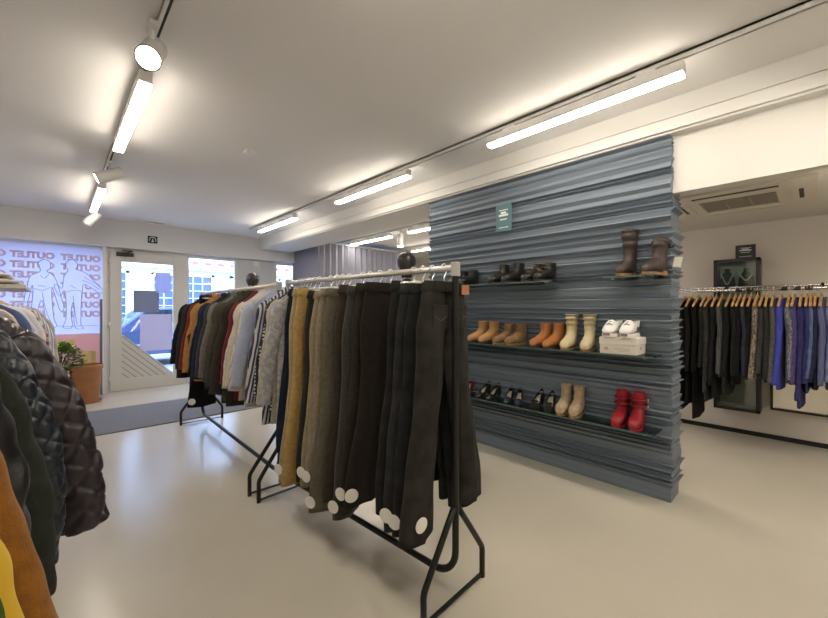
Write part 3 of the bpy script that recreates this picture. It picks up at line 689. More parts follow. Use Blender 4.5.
for k in range(1000):
    a = R.uniform(0, 6.28); e = R.uniform(-.9, 1.35); rr = R.uniform(.55, 1.0)
    c = Vector((.23*rr*math.cos(e)*math.cos(a)+.02, .15*rr*math.cos(e)*math.sin(a), .60+.23*rr*math.sin(e)))
    d = Vector((math.cos(a)*math.cos(e), math.sin(a)*math.cos(e), math.sin(e)*.6+R.uniform(-.5, .3))).normalized(); s = d.cross(Vector((R.uniform(-.4, .4), R.uniform(-.4, .4), 1))).normalized(); u = s.cross(d)
    l = R.uniform(.035, .06); w_ = l*.42
    lf.add([c, c+d*l*.5+s*w_+u*.004, c+d*l, c+d*l*.5-s*w_+u*.004, c+d*l*.5-u*.003], [(0, 1, 4), (1, 2, 4), (2, 3, 4), (3, 0, 4)])
lf.build('foliage', mat('leaf_green', (.15, .26, .06), .5, var=.5, vscale=25), bp_)

# ------------------------------------------------------------------ garments
def hanger_proto(kind):
    r = thing('wooden_hanger' if kind == 'wood' else 'clip_hanger' if kind == 'clip' else 'plastic_hanger', 'hanger', 'hanger')
    hook = [(.0, 0, -.062), (.0, 0, -.04), (.012, 0, -.022)] + [(.021*math.cos(a), 0, .021*math.sin(a)) for a in [math.radians(q) for q in range(-35, 200, 20)]]
    MB().tube(hook, .0026 if kind != 'clip' else .003, 6).build('hook', wire, r, True)
    if kind == 'clip':
        MB().tube([(-.15, 0, -.066), (.15, 0, -.066)], .005, 6).build('bar', wire, r, True)
        for s in (-1, 1): MB().box((s*.11-.016, -.012, -.10), (s*.11+.016, .012, -.058)).build('clip', clear_plastic, r, bevel=.003)
    else:
        m = wood if kind == 'wood' else black_plastic; t = .009 if kind == 'wood' else .006
        rings = []
        for i in range(17):
            x = -.195+.39*i/16; k = abs(x)/.195; z = -.062-.085*k**1.25
            hh = .017*(1-k)+.009
            rings.append([Vector((x, t*math.cos(q), z+hh*math.sin(q))) for q in [2*PI*j/10 for j in range(10)]])
        MB().loft(rings).build('arms', m, r, True)
    return r
HP = {k: [hanger_proto(k), False] for k in ('wood', 'plastic', 'clip')}
def hang(kind, loc, rz, label, group):
    p, used = HP[kind]
    if not used:
        HP[kind][1] = True; p.location = loc; p.rotation_euler = (0, 0, rz); p['label'] = label; p['group'] = group
    else: dup(p, loc, rz, label, group)
def quilt(pitch, amp, mode='diamond'):
    def f(s, q):
        if mode == 'diamond': a, b = (s+q)/pitch, (s-q)/pitch
        else: a, b = s/pitch, .5
        da = abs((a % 1)-.5)*2; db = abs((b % 1)-.5)*2 if mode == 'diamond' else 0
        m = 1-max(da, db)
        return amp*min(1, m*2.6)**.55
    return f
def sleeve_mesh(pts, radii, flat, n=56, N=22, wr=.004, seed=0, qf=None):
    P = catmull(pts, n); R = random.Random(seed); p1, p2, p3 = [R.uniform(0, 6) for _ in range(3)]
    rings = []; s = 0
    for i, p in enumerate(P):
        t = (P[min(i+1, n-1)]-P[max(i-1, 0)]).normalized()
        yv = Vector((0, 1, 0)); a = t.cross(yv).normalized(); b = a.cross(t).normalized()
        if i: s += (P[i]-P[i-1]).length
        r = interp(radii, i/(n-1)); ring = []
        for j in range(N):
            th = 2*PI*j/N
            d = wr*(math.sin(s*70+p1+2*math.sin(th+p2))*.6+math.sin(s*31+p2+3*th)*.7+math.sin(2*th+p3+s*9)*.8)*min(1, i/6)
            if qf: d += qf(s, th*r*.9)
            ring.append(p + a*(r+d)*math.cos(th) + b*(r*flat+d)*math.sin(th))
        rings.append(ring)
    last = rings[-1]; c = sum(last, Vector())/N
    rings.append([c+(p-c)*.86 for p in last]); rings.append([c+(p-c)*.80+Vector((0, 0, .03)) for p in last])
    return MB().loft(rings)
def jacket(name, label, cat, m, loc, rz, group, sh=.215, ln=.78, sl=.60, th=.034, hem=None, sleeve=True, left=None, seed=0, collar='lapel', cm=None, flare=.012, neck=.065, qf=None, hang_kind='plastic', zoff=-.058, hlabel=None, hgroup=None, lean=.03, wr=.0022, N=44, fa=1., ss=1., srad=.066, extra=None, sm=None):
    """garment on a hanger; local origin = rail centre, z down"""
    R = random.Random(seed+100); ph = [R.uniform(0, 6) for _ in range(6)]
    r = thing(name, label, cat, loc, rz, group)
    prof = [(0, neck, .022), (.012, neck+.012, .028), (.035*ss, .115, .030), (.06*ss, .165, .032), (.085*ss, .20, .034), (.115*ss, sh, .034), (.115*ss+.06, sh+.004, .036), (.4*ln, sh-.01, th), (.75*ln, sh, th*1.05), (ln, sh+flare, th*1.15)]
    n = 46; rings = []
    for i in range(n):
        t = i/(n-1); z = ln*t**1.25
        w_ = interp([(a, b) for a, b, c in prof], z); d = interp([(a, c) for a, b, c in prof], z)
        ring = []
        for j in range(N):
            q = 2*PI*j/N; c, s_ = math.cos(q), math.sin(q)
            x = w_*math.copysign(abs(c)**.85, c); k = max(0, (z-.08)/ln)
            y = d*math.copysign(abs(s_)**.9, s_) + fa*(k*.012*math.sin(x*17+ph[0]+z*2)+k*.006*math.sin(x*38+ph[1]-z*3))
            x += .006*k*math.sin(ph[2]+z*3)
            if qf: y += math.copysign(qf(z, x), s_)*min(1, z/.1)
            ring.append(Vector((x, y, zoff-z-(0 if i else 0)-.010*k*math.sin(x*9+ph[3]))))
        rings.append(ring)
    last = rings[-1]; c = sum(last, Vector())/N
    rings.append([c+(p-c)*.93 for p in last]); rings.append([c+(p-c)*.9+Vector((0, 0, .05)) for p in last])
    MB().loft(rings).build('body', m, r, True)
    if sleeve:
        for sd_ in (-1, 1):
            k = R.uniform(-.012, .012); L_ = sl*R.uniform(.97, 1.03); ln2 = lean*R.uniform(.85, 1.15)
            x0 = sh-.03
            pts = [(sd_*(x0-.03), 0, zoff-.075*ss-.01*(ss-1)), (sd_*(x0+.018), -.004, zoff-.135*ss), (sd_*(x0+.03), -.012+k, zoff-.27), (sd_*(x0+.035+ln2*.55), -.006+k, zoff-.27-L_*.28), (sd_*(x0+.03+ln2), .004+2*k, zoff-.08-L_)]
            if left and sd_ == -1: pts = left
            o = sleeve_mesh(pts, [(0, srad*.75), (.12, srad), (.5, srad*.86), (1, srad*.72)], .62, wr=wr, seed=seed*3+sd_, qf=qf).build('sleeve', sm or m, r, True)
    if collar:
        cmt = cm or m; rg = []
        hgt = .04 if collar != 'stand' else .03
        for i in range(5):
            t = i/4; z = zoff-.018+hgt*t; k = 1-.12*t if collar == 'stand' else 1+.10*math.sin(t*PI)
            rg.append([Vector((neck*1.12*k*math.cos(q), .036*k*math.sin(q), z-(.03*(1-abs(math.sin(q))) if False else 0)-.022*(math.sin(q) < -.3))) for q in [2*PI*j/26 for j in range(26)]])
        rg += [[Vector((p.x*.9, p.y*.86, p.z-.003)) for p in rg[-1]], [Vector((p.x*.84, p.y*.78, p.z-.035)) for p in rg[-1]]]
        MB().loft(rg).build('collar', cmt, r, True)
    if extra: extra(r, sh, ln, zoff)
    if hang_kind: hang(hang_kind, loc, rz, hlabel or 'hanger holding the '+label, hgroup or 'hangers')
    return r
def buttons(m=None, n=6):
    def f(r, sh, ln, z):
        for k in range(n):
            MB().lathe([(.006, 0), (.006, .003)], 10, M=Matrix.Translation((0, -.046, z-.08-k*.09)) @ MR).build('button', m or sticker_white, r)
    return f
def trousers(label, m, loc, rz, group, ln=1.10, wh=.155, splay=.075, hemw=.10, th=.026, seed=0, sticker=True, pockets=False, patch=None, name='trousers', zoff=-.082, waist=True, stk=(-.97, -.25), hlabel=None, zjit=0.):
    R = random.Random(seed+500); r = thing(name, label, 'trousers', loc, rz, group)
    for sd_ in (-1, 1):
        ph = [R.uniform(0, 6) for _ in range(4)]; n = 50; N = 28; rings = []; dl = R.uniform(-.02, .01)
        yo = R.uniform(-.012, .012)
        for i in range(n):
            t = i/(n-1); z = (ln+dl)*t
            c0 = wh*.5 + splay*smooth_interp([(0, 0), (.25, .15), (1, 1)], t)
            hw = smooth_interp([(0, wh*.5), (.22, wh*.62), (.55, .085), (1, hemw)], t); d = th*smooth_interp([(0, .8), (.2, 1.15), (1, 1.2)], t)
            k = min(1, t*3); ring = []
            for j in range(N):
                q = 2*PI*j/N; c, s_ = math.cos(q), math.sin(q)
                x = hw*math.copysign(abs(c)**.9, c)
                y = d*math.copysign(abs(s_)**.95, s_)+k*(.007*math.sin(x*30+ph[0]+z*1.5)+.0025*math.sin(z*22+ph[1]+x*20)) + yo*t
                # pressed front crease
                y -= .010*k*max(0, 1-abs(x)/.03)*(1 if s_ < 0 else 0)
                ring.append(Vector((sd_*c0+x+.003*k*math.sin(z*5+ph[2]), y, zoff-z-.006*math.sin(x*20+ph[3])*t)))
            rings.append(ring)
        last = rings[-1]; c = sum(last, Vector())/N
        rings.append([c+(p-c)*.92 for p in last]); rings.append([c+(p-c)*.88+Vector((0, 0, .05)) for p in last])
        MB().loft(rings).build('trouser_leg', m, r, True)
        if sticker and sd_ == -1:
            a = Vector((stk[0], stk[1], 0)).normalized(); zz = zoff-ln+.075
            cx_ = -(wh*.5+splay*.95); d_ = th*1.2+.004; k_ = math.hypot(a.x*hemw, a.y*d_)
            M = Matrix.Translation(Vector((cx_+hemw*hemw*a.x/k_*.97, d_*d_*a.y/k_+yo*.95, zz))+a*.006) @ a.to_track_quat('Z', 'Y').to_matrix().to_4x4()
            MB().lathe([(.001, .0), (.031, 0), (.032, .002), (.001, .003)], 26, M=M).build('size_sticker', sticker_white, r)
        if pockets:
            x = sd_*wh*.5; P_ = [(x-.052, -.10), (x+.052, -.10), (x+.05, -.20), (x, -.225), (x-.05, -.20)]
            MB().prism([(a, zoff+b) for a, b in P_], .005, xz(-th*1.2+.002)).build('back_pocket', m, r, bevel=.002)
            stx = MB(); stx.tube([(x-.04, -th*1.2-.0045, zoff-.15), (x, -th*1.2-.0045, zoff-.17), (x+.04, -th*1.2-.0045, zoff-.15)], .0012, 4)
            stx.build('pocket_stitching', mat('stitch', (.16, .14, .11), .8), r)
    wb = []
    for i, (z, k) in enumerate(((-.045, 1.05), (-.04, 1.08), (0, 1.0), (.002, .97), (-.002, .9), (-.03, .86))):
        wb.append([Vector((wh*1.0*k*math.copysign(abs(math.cos(q))**.8, math.cos(q)), th*1.0*k*math.sin(q)*1.1, zoff+z+.005)) for q in [2*PI*j/32 for j in range(32)]])
    MB().loft(wb, (False, True)).build('waistband', m, r, True)
    if pockets:
        for x in (-.1, -.03, .04, .11): MB().box((x-.005, -th*1.24-.003, zoff-.042), (x+.005, -th*1.24+.001, zoff+.004)).build('belt_loop', m, r)
    if patch: MB().box((wh*.55, -th*1.3-.003, zoff-.05), (wh*.55+.06, -th*1.3, zoff-.005)).build('waist_patch', patch, r)
    hang('clip', loc, rz, hlabel or 'clip hanger on the rack holding the '+' '.join(label.split()[:9]), 'clip hangers on the centre rack')
    return r

# ------------------------------------------------------------------ free-standing racks
def rack(label, p, q, zr, group='black garment racks in the middle of the shop'):
    p = Vector(p); q = Vector(q); c = (p+q)/2; d = (q-p); h = d.length/2; rz = math.atan2(-d.x, d.y)
    r = thing('garment_rack', label, 'rack', (c.x, c.y, 0), rz, group)
    MB().tube([(0, -h+.02, zr), (0, h-.02, zr)], .014, 14).build('hanging_rail', mat('rail_pale', (.74, .72, .67), .3, metal=.4), r, True)
    R_ = .12; zb = .10
    path = [(0, -h, zr-.03), (0, -h, zb+R_)] + [(0, -h+R_-R_*math.cos(a), zb+R_-R_*math.sin(a)) for a in [PI/2*k/8 for k in range(1, 9)]]
    path += [(0, h-R_+R_*math.sin(a), zb+R_-R_*math.cos(a)) for a in [PI/2*k/8 for k in range(0, 9)]] + [(0, h, zr-.03)]
    MB().tube(path, .0155, 14).build('frame_tube', black_metal, r, 'auto')
    for s in (-1, 1):
        y = s*h
        MB().box((-.016, y-.016, zr-.04), (.016, y+.016, zr+.024)).build('post_cap', mat('cap_grey', (.42, .41, .38), .4), r, bevel=.003)
        for g_ in (-1, 1):
            pts = [(g_*.012, y, .42)] + catmull([(g_*.012, y, .42), (g_*.185, y, .185), (g_*.212, y, .14), (g_*.214, y, .1)], 14)[1:] + [(g_*.214, y, 0)]
            MB().tube(pts, .0135, 12).build('leg', black_metal, r, True)
        MB().box((-.21, y-.009, .012), (.21, y+.009, .02)).build('foot_bar', black_metal, r)
    return r
ZR = 1.485
A0, A1 = (1.30, 1.10, 0), (1.215, 2.58, 0); B0, B1 = (1.205, 2.70, 0), (1.25, 4.87, 0)
rack('black garment rack nearest the camera, hung with trousers', A0, A1, ZR)
rack('black garment rack towards the door, hung with jackets and shirts', B0, B1, ZR-.01)
def onA(y): t = (y-A0[1])/(A1[1]-A0[1]); return (A0[0]+(A1[0]-A0[0])*t, y, ZR)
def onB(y): t = (y-B0[1])/(B1[1]-B0[1]); return (B0[0]+(B1[0]-B0[0])*t, y, ZR-.01)
RA = math.atan2(A0[0]-A1[0], A1[1]-A0[1]); RB = math.atan2(B0[0]-B1[0], B1[1]-B0[1])
GT = 'trousers on the nearest centre rack'
bkden = denim('black_denim', (.020, .020, .020)); chden = denim('charcoal_denim', (.032, .032, .031)); nvden = denim('navy_denim', (.020, .026, .042))
TR = [ # y, label, material, options
 (1.165, 'faded black jeans nearest the camera, back pockets and waist patch showing', denim('faded_black', (.032, .030, .027)), dict(wh=.145, splay=.12, hemw=.10, th=.03, pockets=True, patch=mat('leather_patch', (.45, .17, .09), .6), stk=(-.1, -1), ln=1.075)),
 (1.235, 'black jeans second from the near end of the rack', bkden, dict(wh=.15, splay=.11, hemw=.075, ln=1.075)),
 (1.295, 'dark charcoal jeans third from the near end of the rack', chden, dict(wh=.15, splay=.115, hemw=.07, ln=1.07)),
 (1.355, 'slim black jeans just right of the gap in the rack', bkden, dict(wh=.15, splay=.115, hemw=.065, ln=1.02, sticker=False)),
 (1.52, 'wide black trousers with a big white hem sticker, just left of the gap', fabric('black_wool', (.022, .018, .015)), dict(wh=.17, splay=.09, hemw=.13, stk=(-.45, -.9), ln=1.06)),
 (1.60, 'brownish black trousers behind the wide black ones', fabric('brown_black', (.032, .027, .021)), dict(wh=.16, splay=.10, hemw=.08, ln=1.10)),
 (1.68, 'dark grey patterned trousers left of the black ones', patterned('grey_fleck', [(.06, .058, .05), (.035, .033, .03)], 'tweed', 220), dict(wh=.16, splay=.10, hemw=.085, ln=1.17)),
 (1.745, 'dark brown cord trousers beside the olive grey pair', fabric('dark_cord', (.045, .037, .028)), dict(wh=.16, splay=.09, hemw=.085, ln=1.12, sticker=False)),
 (1.87, 'olive grey trousers in the middle of the rack', fabric('olive_grey', (.135, .122, .088)), dict(wh=.16, splay=.09, hemw=.11, ln=1.20, stk=(-.97, -.25))),
 (1.935, 'light taupe trousers left of the olive grey pair', fabric('taupe', (.26, .215, .15)), dict(wh=.155, splay=.09, hemw=.085, ln=1.10, stk=(-.97, -.25))),
 (1.99, 'pale khaki trousers between taupe and black pairs', fabric('khaki', (.29, .245, .15)), dict(wh=.155, splay=.09, hemw=.085, ln=1.08, stk=(-.97, -.25))),
 (2.055, 'soft black trousers right of the mustard pair', fabric('soft_black', (.03, .03, .028)), dict(wh=.16, splay=.08, hemw=.085, sticker=False)),
 (2.185, 'mustard corduroy trousers towards the far end of the rack', fabric('mustard_cord', (.46, .31, .11)), dict(wh=.155, splay=.085, hemw=.105, ln=1.16, sticker=False)),
 (2.24, 'sand coloured trousers at the end of the trouser row', fabric('sand', (.38, .31, .19)), dict(wh=.155, splay=.085, hemw=.10, ln=1.15, stk=(-.97, -.25))),
 (2.30, 'navy trousers next to the shirts, last of the trouser row', nvden, dict(wh=.15, splay=.08, hemw=.08, ln=1.0, sticker=False)),
]
for k, (y, lb, m, o) in enumerate(TR):
    o.setdefault('zoff', -.058-.03*rnd.random()); trousers(lb, m, onA(y), RA+.03+rnd.uniform(-.03, .03), GT, seed=k, **o)
GS = 'shirts and jackets on the centre racks'; HG = 'hangers on the centre racks'
SH = [ # y, on rack A?, label, material, options
 (2.345, 1, 'grey and white smudge print shirt beside the navy trousers', patterned('smudge', [(.48, .475, .46), (.34, .355, .39)], 'tweed', 34), dict(ln=.86)),
 (2.385, 1, 'pale khaki work shirt between the printed shirts', fabric('khaki_shirt', (.46, .42, .32)), dict(ln=.88, extra=buttons())),
 (2.425, 1, 'navy shirt with white dots on the centre rack', patterned('dots', [(.02, .027, .055), (.62, .62, .66)], 'dots', 42), dict(ln=.80, th=.02)),
 (2.53, 1, 'navy and white bold striped shirt at the rack joint', patterned('bold_stripe', [(.66, .66, .67), (.045, .055, .10)], 'stripe', 48, (1, .15, -.167)), dict(ln=.90)),
 (2.745, 0, 'pale blue shirt at the near end of the far rack', fabric('pale_blue', (.50, .55, .70), .08), dict(ln=.80)),
 (2.80, 0, 'fine grey striped white shirt on the far rack', patterned('fine_stripe', [(.70, .68, .64), (.42, .42, .42)], 'stripe', 95, (1, .15, -.167)), dict(ln=.84)),
 (2.87, 0, 'cream shirt on the far rack', fabric('cream_shirt', (.66, .58, .46), .08), dict(ln=.78)),
 (2.93, 0, 'off white linen shirt on the far rack', fabric('linen', (.60, .56, .50), .1), dict(ln=.80)),
 (3.03, 0, 'burgundy shirt between the pale shirts and the brown blazer', fabric('burgundy', (.19, .02, .035)), dict(ln=.82)),
 (3.16, 0, 'dark brown blazer beside the burgundy shirt', fabric('dark_brown', (.045, .038, .03)), dict(ln=.90, th=.045)),
 (3.30, 0, 'dark olive blazer left of the dark brown blazer', fabric('dark_olive', (.06, .055, .04)), dict(ln=.88, th=.045)),
 (3.40, 0, 'charcoal brown jacket in the middle of the far rack', fabric('charcoal_brown', (.075, .068, .056)), dict(ln=.84, th=.045)),
 (3.55, 0, 'olive grey cord jacket in the middle of the far rack', fabric('olive_cord', (.17, .155, .125)), dict(ln=.82, th=.045)),
 (3.66, 0, 'dark slate jacket left of the olive grey one', fabric('slate', (.05, .052, .058)), dict(ln=.80, th=.045)),
 (3.79, 0, 'navy blazer on the far rack', fabric('navy', (.02, .024, .05)), dict(ln=.86, th=.045)),
 (3.86, 0, 'dark navy jacket between the navy blazer and the tan one', fabric('dark_navy', (.016, .018, .032)), dict(ln=.80, th=.045)),
 (3.97, 0, 'tan cord jacket hidden behind the mustard blazer', fabric('tan_cord', (.30, .18, .075)), dict(ln=.76, th=.04)),
 (4.15, 0, 'mustard corduroy blazer with a dark elbow patch', fabric('mustard_blazer', (.44, .215, .05)), dict(ln=.84, th=.045)),
 (4.27, 0, 'red lined dark jacket left of the mustard blazer', fabric('dark_red', (.20, .028, .022)), dict(ln=.82)),
 (4.39, 0, 'black blazer with a long hem near the far end', fabric('black_cloth', (.02, .02, .022)), dict(ln=.98, th=.045)),
 (4.52, 0, 'charcoal blazer second from the far end', fabric('charcoal', (.035, .037, .04)), dict(ln=.84, th=.045)),
 (4.66, 0, 'black jacket at the far end of the rack by the door', fabric('black_jacket', (.018, .019, .024)), dict(ln=.82, th=.05)),
]
def elbow(r, sh, ln, zoff):
    for ch in r.children:
        if ch.name.startswith('sleeve') and sum(v.co.x for v in ch.data.vertices) < 0:
            s_ = MB(); rr = []
            cen = min((v.co for v in ch.data.vertices), key=lambda c: (abs(c.z+.50) > .03, c.y)).copy()     # frontmost point of the sleeve at elbow height
            for q in range(5):
                k = 1-q/4*.92
                rr.append([cen + Vector((.046*k*math.cos(a)+.006, .022*(1-k*k)*-.35+.030*(k*math.cos(a))**2-.003, .07*k*math.sin(a))) for a in [2*PI*j/28 for j in range(28)]])
            s_.loft(rr); s_.build('elbow_patch', fabric('patch_brown', (.06, .03, .012)), ch, True)
for k, (y, isA, lb, m, o) in enumerate(SH):
    shirt = k < 9
    nm = 'shirt' if shirt else 'blazer' if 'blazer' in lb else 'jacket'
    o.setdefault('th', .03); o.setdefault('hang_kind', 'plastic')
    if 'elbow' in lb: o['extra'] = elbow
    jacket(nm, lb, 'shirt' if shirt else 'jacket', m, (onA if isA else onB)(y), (RA if isA else RB)-.02+rnd.uniform(-.03, .03), GS, sl=o['ln']*.76+(0 if shirt else .02), seed=k, sh=.21 if shirt else .225,
           collar='stand' if shirt else 'lapel', hlabel='hanger holding the '+lb, hgroup=HG, lean=.075, srad=.056 if shirt else .064, ss=1.3, zoff=-.044, **o)
# long black trousers at the far end, with a sticker
trousers('long black trousers hanging lowest at the far end, with a round white sticker', fabric('black_drape', (.012, .012, .014)), onB(4.22), RB, GT, seed=77, ln=1.08, wh=.17, splay=.07, hemw=.13, stk=(-.3, -.95))

# ------------------------------------------------------------------ left rack (along the left wall)
LRX, LRZ = -.33, 1.415
lr = thing('wall_rail', 'long hanging rail along the left wall', 'rack', (LRX, 1.75, LRZ))
MB().tube([(0, -1.55, 0), (0, 1.75, 0)], .0125, 12).build('rail', chrome, lr, True)
for y in (-1.5, 0, 1.7): MB().tube([(0, y, .0), (0, y, .05), (LW-LRX, y, .05)], .009, 8).build('bracket', chrome, lr, True)
GL = 'clothes on the left wall rail'; HL = 'hangers on the left wall rail'
def leftg(name, label, cat, m, y, outer, rad, seed, ln=.75, qf=None, wr=.004, th=.04, collar='lapel', cm=None, hk='plastic', flat=.62, N=22, yb=0., **kw):
    """outer = outer edge of the near sleeve in (X, Z); the tube runs inside that edge"""
    pts = []
    O = [Vector((x, 0, z)) for x, z in outer]
    for i, p in enumerate(O):
        t = (O[min(i+1, len(O)-1)]-O[max(i-1, 0)]).normalized(); nrm = Vector((t.z, 0, -t.x))      # towards the rail
        if nrm.x > 0: nrm = -nrm
        rr = interp(rad, i/(len(O)-1)); c = p+nrm*rr
        pts.append((c.x-LRX, yb*i/(len(O)-1), c.z-LRZ))
    # right-hand sleeve is the custom one: mirror trick through rz = 0 with +x side
    r = jacket(name, label, cat, m, (LRX, y, LRZ), 0, GL, ln=ln, sh=.20, th=th, sleeve=False, seed=seed, collar=collar, cm=cm, qf=qf and quilt(.085, .006), hang_kind=hk, hlabel='hanger holding the '+label, hgroup=HL, zoff=-.05, **kw)
    sleeve_mesh(pts, rad, flat, n=150 if qf else 70, N=64 if qf else 28, wr=wr, seed=seed, qf=qf).build('sleeve', m, r, True)
    L2 = [(-.17, 0, -.125), (-.225, 0, -.19), (-.24, 0, -.36), (-.25, 0, -.62)]
    sleeve_mesh(L2, [(0, .05), (.15, .062), (1, .05)], .6, wr=wr, seed=seed+9).build('sleeve', m, r, True)
    return r
plum = mat('plum_nylon', (.026, .019, .026), .34, bump=.12, bscale=60, spec=.5)
navyq = mat('navy_nylon', (.011, .017, .026), .30, bump=.12, bscale=60, spec=.5)
leather = mat('black_biker_leather', (.013, .013, .014), .33, bump=.25, bscale=45)
greenj = fabric('dark_green_cotton', (.022, .026, .021), .2, .75)
suede = fabric('ochre_suede', (.25, .098, .012), .2)
yel = patterned('yellow_green', [(.62, .40, .03), (.05, .10, .02)], 'stripe', 20, (-1, .5, -.22))
mm_ = [n for n in yel.node_tree.nodes if n.type == 'MATH' and n.operation == 'MULTIPLY'][0]; mm_.operation = 'MULTIPLY_ADD'; mm_.inputs[2].default_value = .36
er = [n for n in yel.node_tree.nodes if n.type == 'VALTORGB'][0].color_ramp.elements
for p_, c_ in ((.80, (.6, .6, .55, 1)), (.86, (.02, .02, .02, 1))): er.new(p_).color = c_
leftg('quilted_jacket', 'plum quilted jacket with its sleeve sticking out on the left rail', 'jacket', plum, 1.50, [(-.16, 1.292), (-.10, 1.272), (-.058, 1.238), (-.012, 1.18), (.05, 1.03), (.09, .873), (.116, .67)], [(0, .035), (.15, .055), (.3, .066), (.6, .062), (1, .05)], 1, qf=quilt(.075, .010), wr=.003, flat=.75, yb=-.02)
leftg('quilted_jacket', 'navy quilted jacket in front of the plum one on the left rail', 'jacket', navyq, 1.26, [(-.15, 1.285), (-.085, 1.238), (-.035, 1.138), (.007, .99), (.02, .868), (.004, .69)], [(0, .04), (.2, .058), (.6, .06), (1, .05)], 2, qf=quilt(.05, .007), wr=.003, flat=.7)
leftg('jacket', 'dark green cotton jacket between the navy quilted and the leather one', 'jacket', greenj, 1.11, [(-.14, 1.27), (-.09, 1.215), (-.052, 1.145), (-.026, 1.055), (.004, .88), (0, .70)], [(0, .04), (.2, .056), (.6, .056), (1, .05)], 3, wr=.003, flat=.7)
leftg('leather_jacket', 'shiny black leather jacket on the left rail behind the ochre suede coat', 'jacket', leather, .96, [(-.14, 1.27), (-.095, 1.225), (-.062, 1.165), (-.04, 1.065), (-.027, .95), (-.03, .72)], [(0, .04), (.2, .055), (.6, .055), (1, .05)], 4, wr=.0055, flat=.7)
leftg('suede_coat', 'ochre suede coat at the front of the left rail', 'coat', suede, .80, [(-.13, 1.255), (-.09, 1.19), (-.055, 1.10), (-.034, 1.0), (-.012, .905), (.008, .81), (.03, .62)], [(0, .04), (.2, .055), (.6, .06), (1, .065)], 5, ln=.95, flat=.75, wr=.0015)
leftg('striped_coat', 'yellow and green striped garment nearest the camera on the left rail', 'coat', yel, .66, [(-.13, 1.25), (-.085, 1.15), (-.047, 1.04), (-.026, .92), (-.015, .78)], [(0, .04), (.2, .05), (.6, .05), (1, .05)], 6, ln=.95, flat=.6)
FL = [
 (1.75, 'grey knit cardigan behind the plum quilted jacket', fabric('grey_knit', (.24, .235, .225)), -.035),
 (1.88, 'pale pink shirt behind the grey knit on the left rail', fabric('pale_pink', (.60, .43, .38), .1), -.03),
 (2.02, 'blue denim shirt on the left rail', denim('mid_denim', (.075, .115, .235)), -.012),
 (2.16, 'pale lilac shirt on the left rail', fabric('lilac_shirt', (.54, .54, .68), .1), -.005),
 (2.32, 'white blouse on the left rail', fabric('white_blouse', (.66, .64, .66), .06), .01),
 (2.50, 'red and blue check shirt on the left rail', patterned('red_plaid', [(.52, .50, .50), (.36, .06, .05), (.07, .09, .25)], 'plaid', 26), .02),
 (2.70, 'white shirt with blue stripes on the left rail', patterned('blue_stripe', [(.66, .66, .70), (.22, .28, .5)], 'stripe', 60), .03),
 (2.92, 'beige jacket at the far end of the left rail', fabric('beige_jacket', (.45, .41, .35)), .04),
]
for k, (y, lb, m, dx) in enumerate(FL):
    xo = dx
    leftg('shirt' if 'shirt' in lb or 'blouse' in lb else 'jacket', lb, 'shirt' if 'shirt' in lb else 'jacket', m, y, [(-.17, 1.325), (-.10+xo*.6, 1.30), (-.065+xo*.7, 1.26), (-.035+xo, 1.18), (-.02+xo, 1.0), (-.01+xo*1.1, .78)], [(0, .035), (.2, .05), (.6, .05), (1, .042)], 20+k, wr=.004, collar='stand')
for k, y in enumerate((3.05, 3.13, 3.22)):
    hang('wood', (LRX+.04, y, LRZ), .1*k, ('empty wooden hanger, first past the beige jacket', 'empty wooden hanger in the middle of the three on the left rail', 'empty wooden hanger at the very end of the left rail')[k], 'empty hangers on the left rail')
# wall shelf with folded stock further back
ws = thing('wall_shelf', 'pale wall shelf on the left, above the hanging clothes', 'shelf', (LW, 4.75, 1.462))
MB().box((0, -.45, 0), (LW*-1-.155, .45, .03)).build('board', mat('shelf_board', (.62, .58, .52), .5), ws, bevel=.003)
for y in (-.4, .4): MB().box((0, y-.01, -.16), (.03, y+.01, 0)).box((0, y-.01, -.02), (.5, y+.01, 0)).build('bracket', black_metal, ws)
for k, (dz, lb, m, x0, x1) in enumerate(((.0305, 'folded cream top at the bottom of the pile on the wall shelf', fabric('cream_fold', (.62, .56, .46), .08), .14, .75), (.0855, 'folded white top in the middle of the pile on the wall shelf', fabric('white_fold', (.72, .69, .64), .06), .12, .70), (.1405, 'folded grey top on the pile on the wall shelf', fabric('grey_fold', (.36, .35, .34), .1), .08, .60))):
    t_ = thing('folded_top', lb, 'clothes', (LW, 4.62, 1.462+dz), 0, 'folded tops on the wall shelf')
    rings = []
    for i in range(15):
        x = x0+(x1-x0)*i/14; s_ = min(1, (14-i)/3+.35)
        rings.append([Vector((x, .28*math.copysign(abs(math.cos(q))**.5, math.cos(q)), .0275+.0265*s_*math.copysign(abs(math.sin(q))**.6, math.sin(q))-(1-s_)*.012)) for q in [2*PI*j/24 for j in range(24)]])
    MB().loft(rings).build('folded_cloth', m, t_, True)
    MB().tube([(x0+.05, -.285, .02), (x1-.06, -.285, .024), (x1-.01, -.2, .024)], .008, 8).build('fold_edge', m, t_, True)

# ------------------------------------------------------------------ right alcove: rail with women's clothes, vitrine, mirror
RX, RZ = 4.6, 1.475
rr_ = thing('wall_rail', 'long hanging rail in the alcove on the right', 'rack', (RX, .2, RZ))
MB().tube([(0, -1.6, 0), (0, 1.5, 0)], .0125, 12).build('rail', chrome, rr_, True)
MB().tube([(.12, -1.6, .03), (.12, 1.5, .03)], .010, 10).build('back_rail', chrome, rr_, True)
for y in (-1.5, -.25, .37, 1.45): MB().tube([(0, y, 0), (0, y, .035), (RW-RX, y, .035)], .010, 8).build('bracket', black_metal, rr_, True)
for y in (.28, .20, -.02, -.10, -.17, -.30, -.36, -.42): MB().tube([(0, y-.022, 0), (0, y+.022, 0)], .0155, 12).build('size_ring', black_plastic, rr_, True)
GR = 'clothes on the alcove rail'; HR = 'wooden hangers on the alcove rail'
def kn(n, c, v=.2): return fabric(n, c, v)
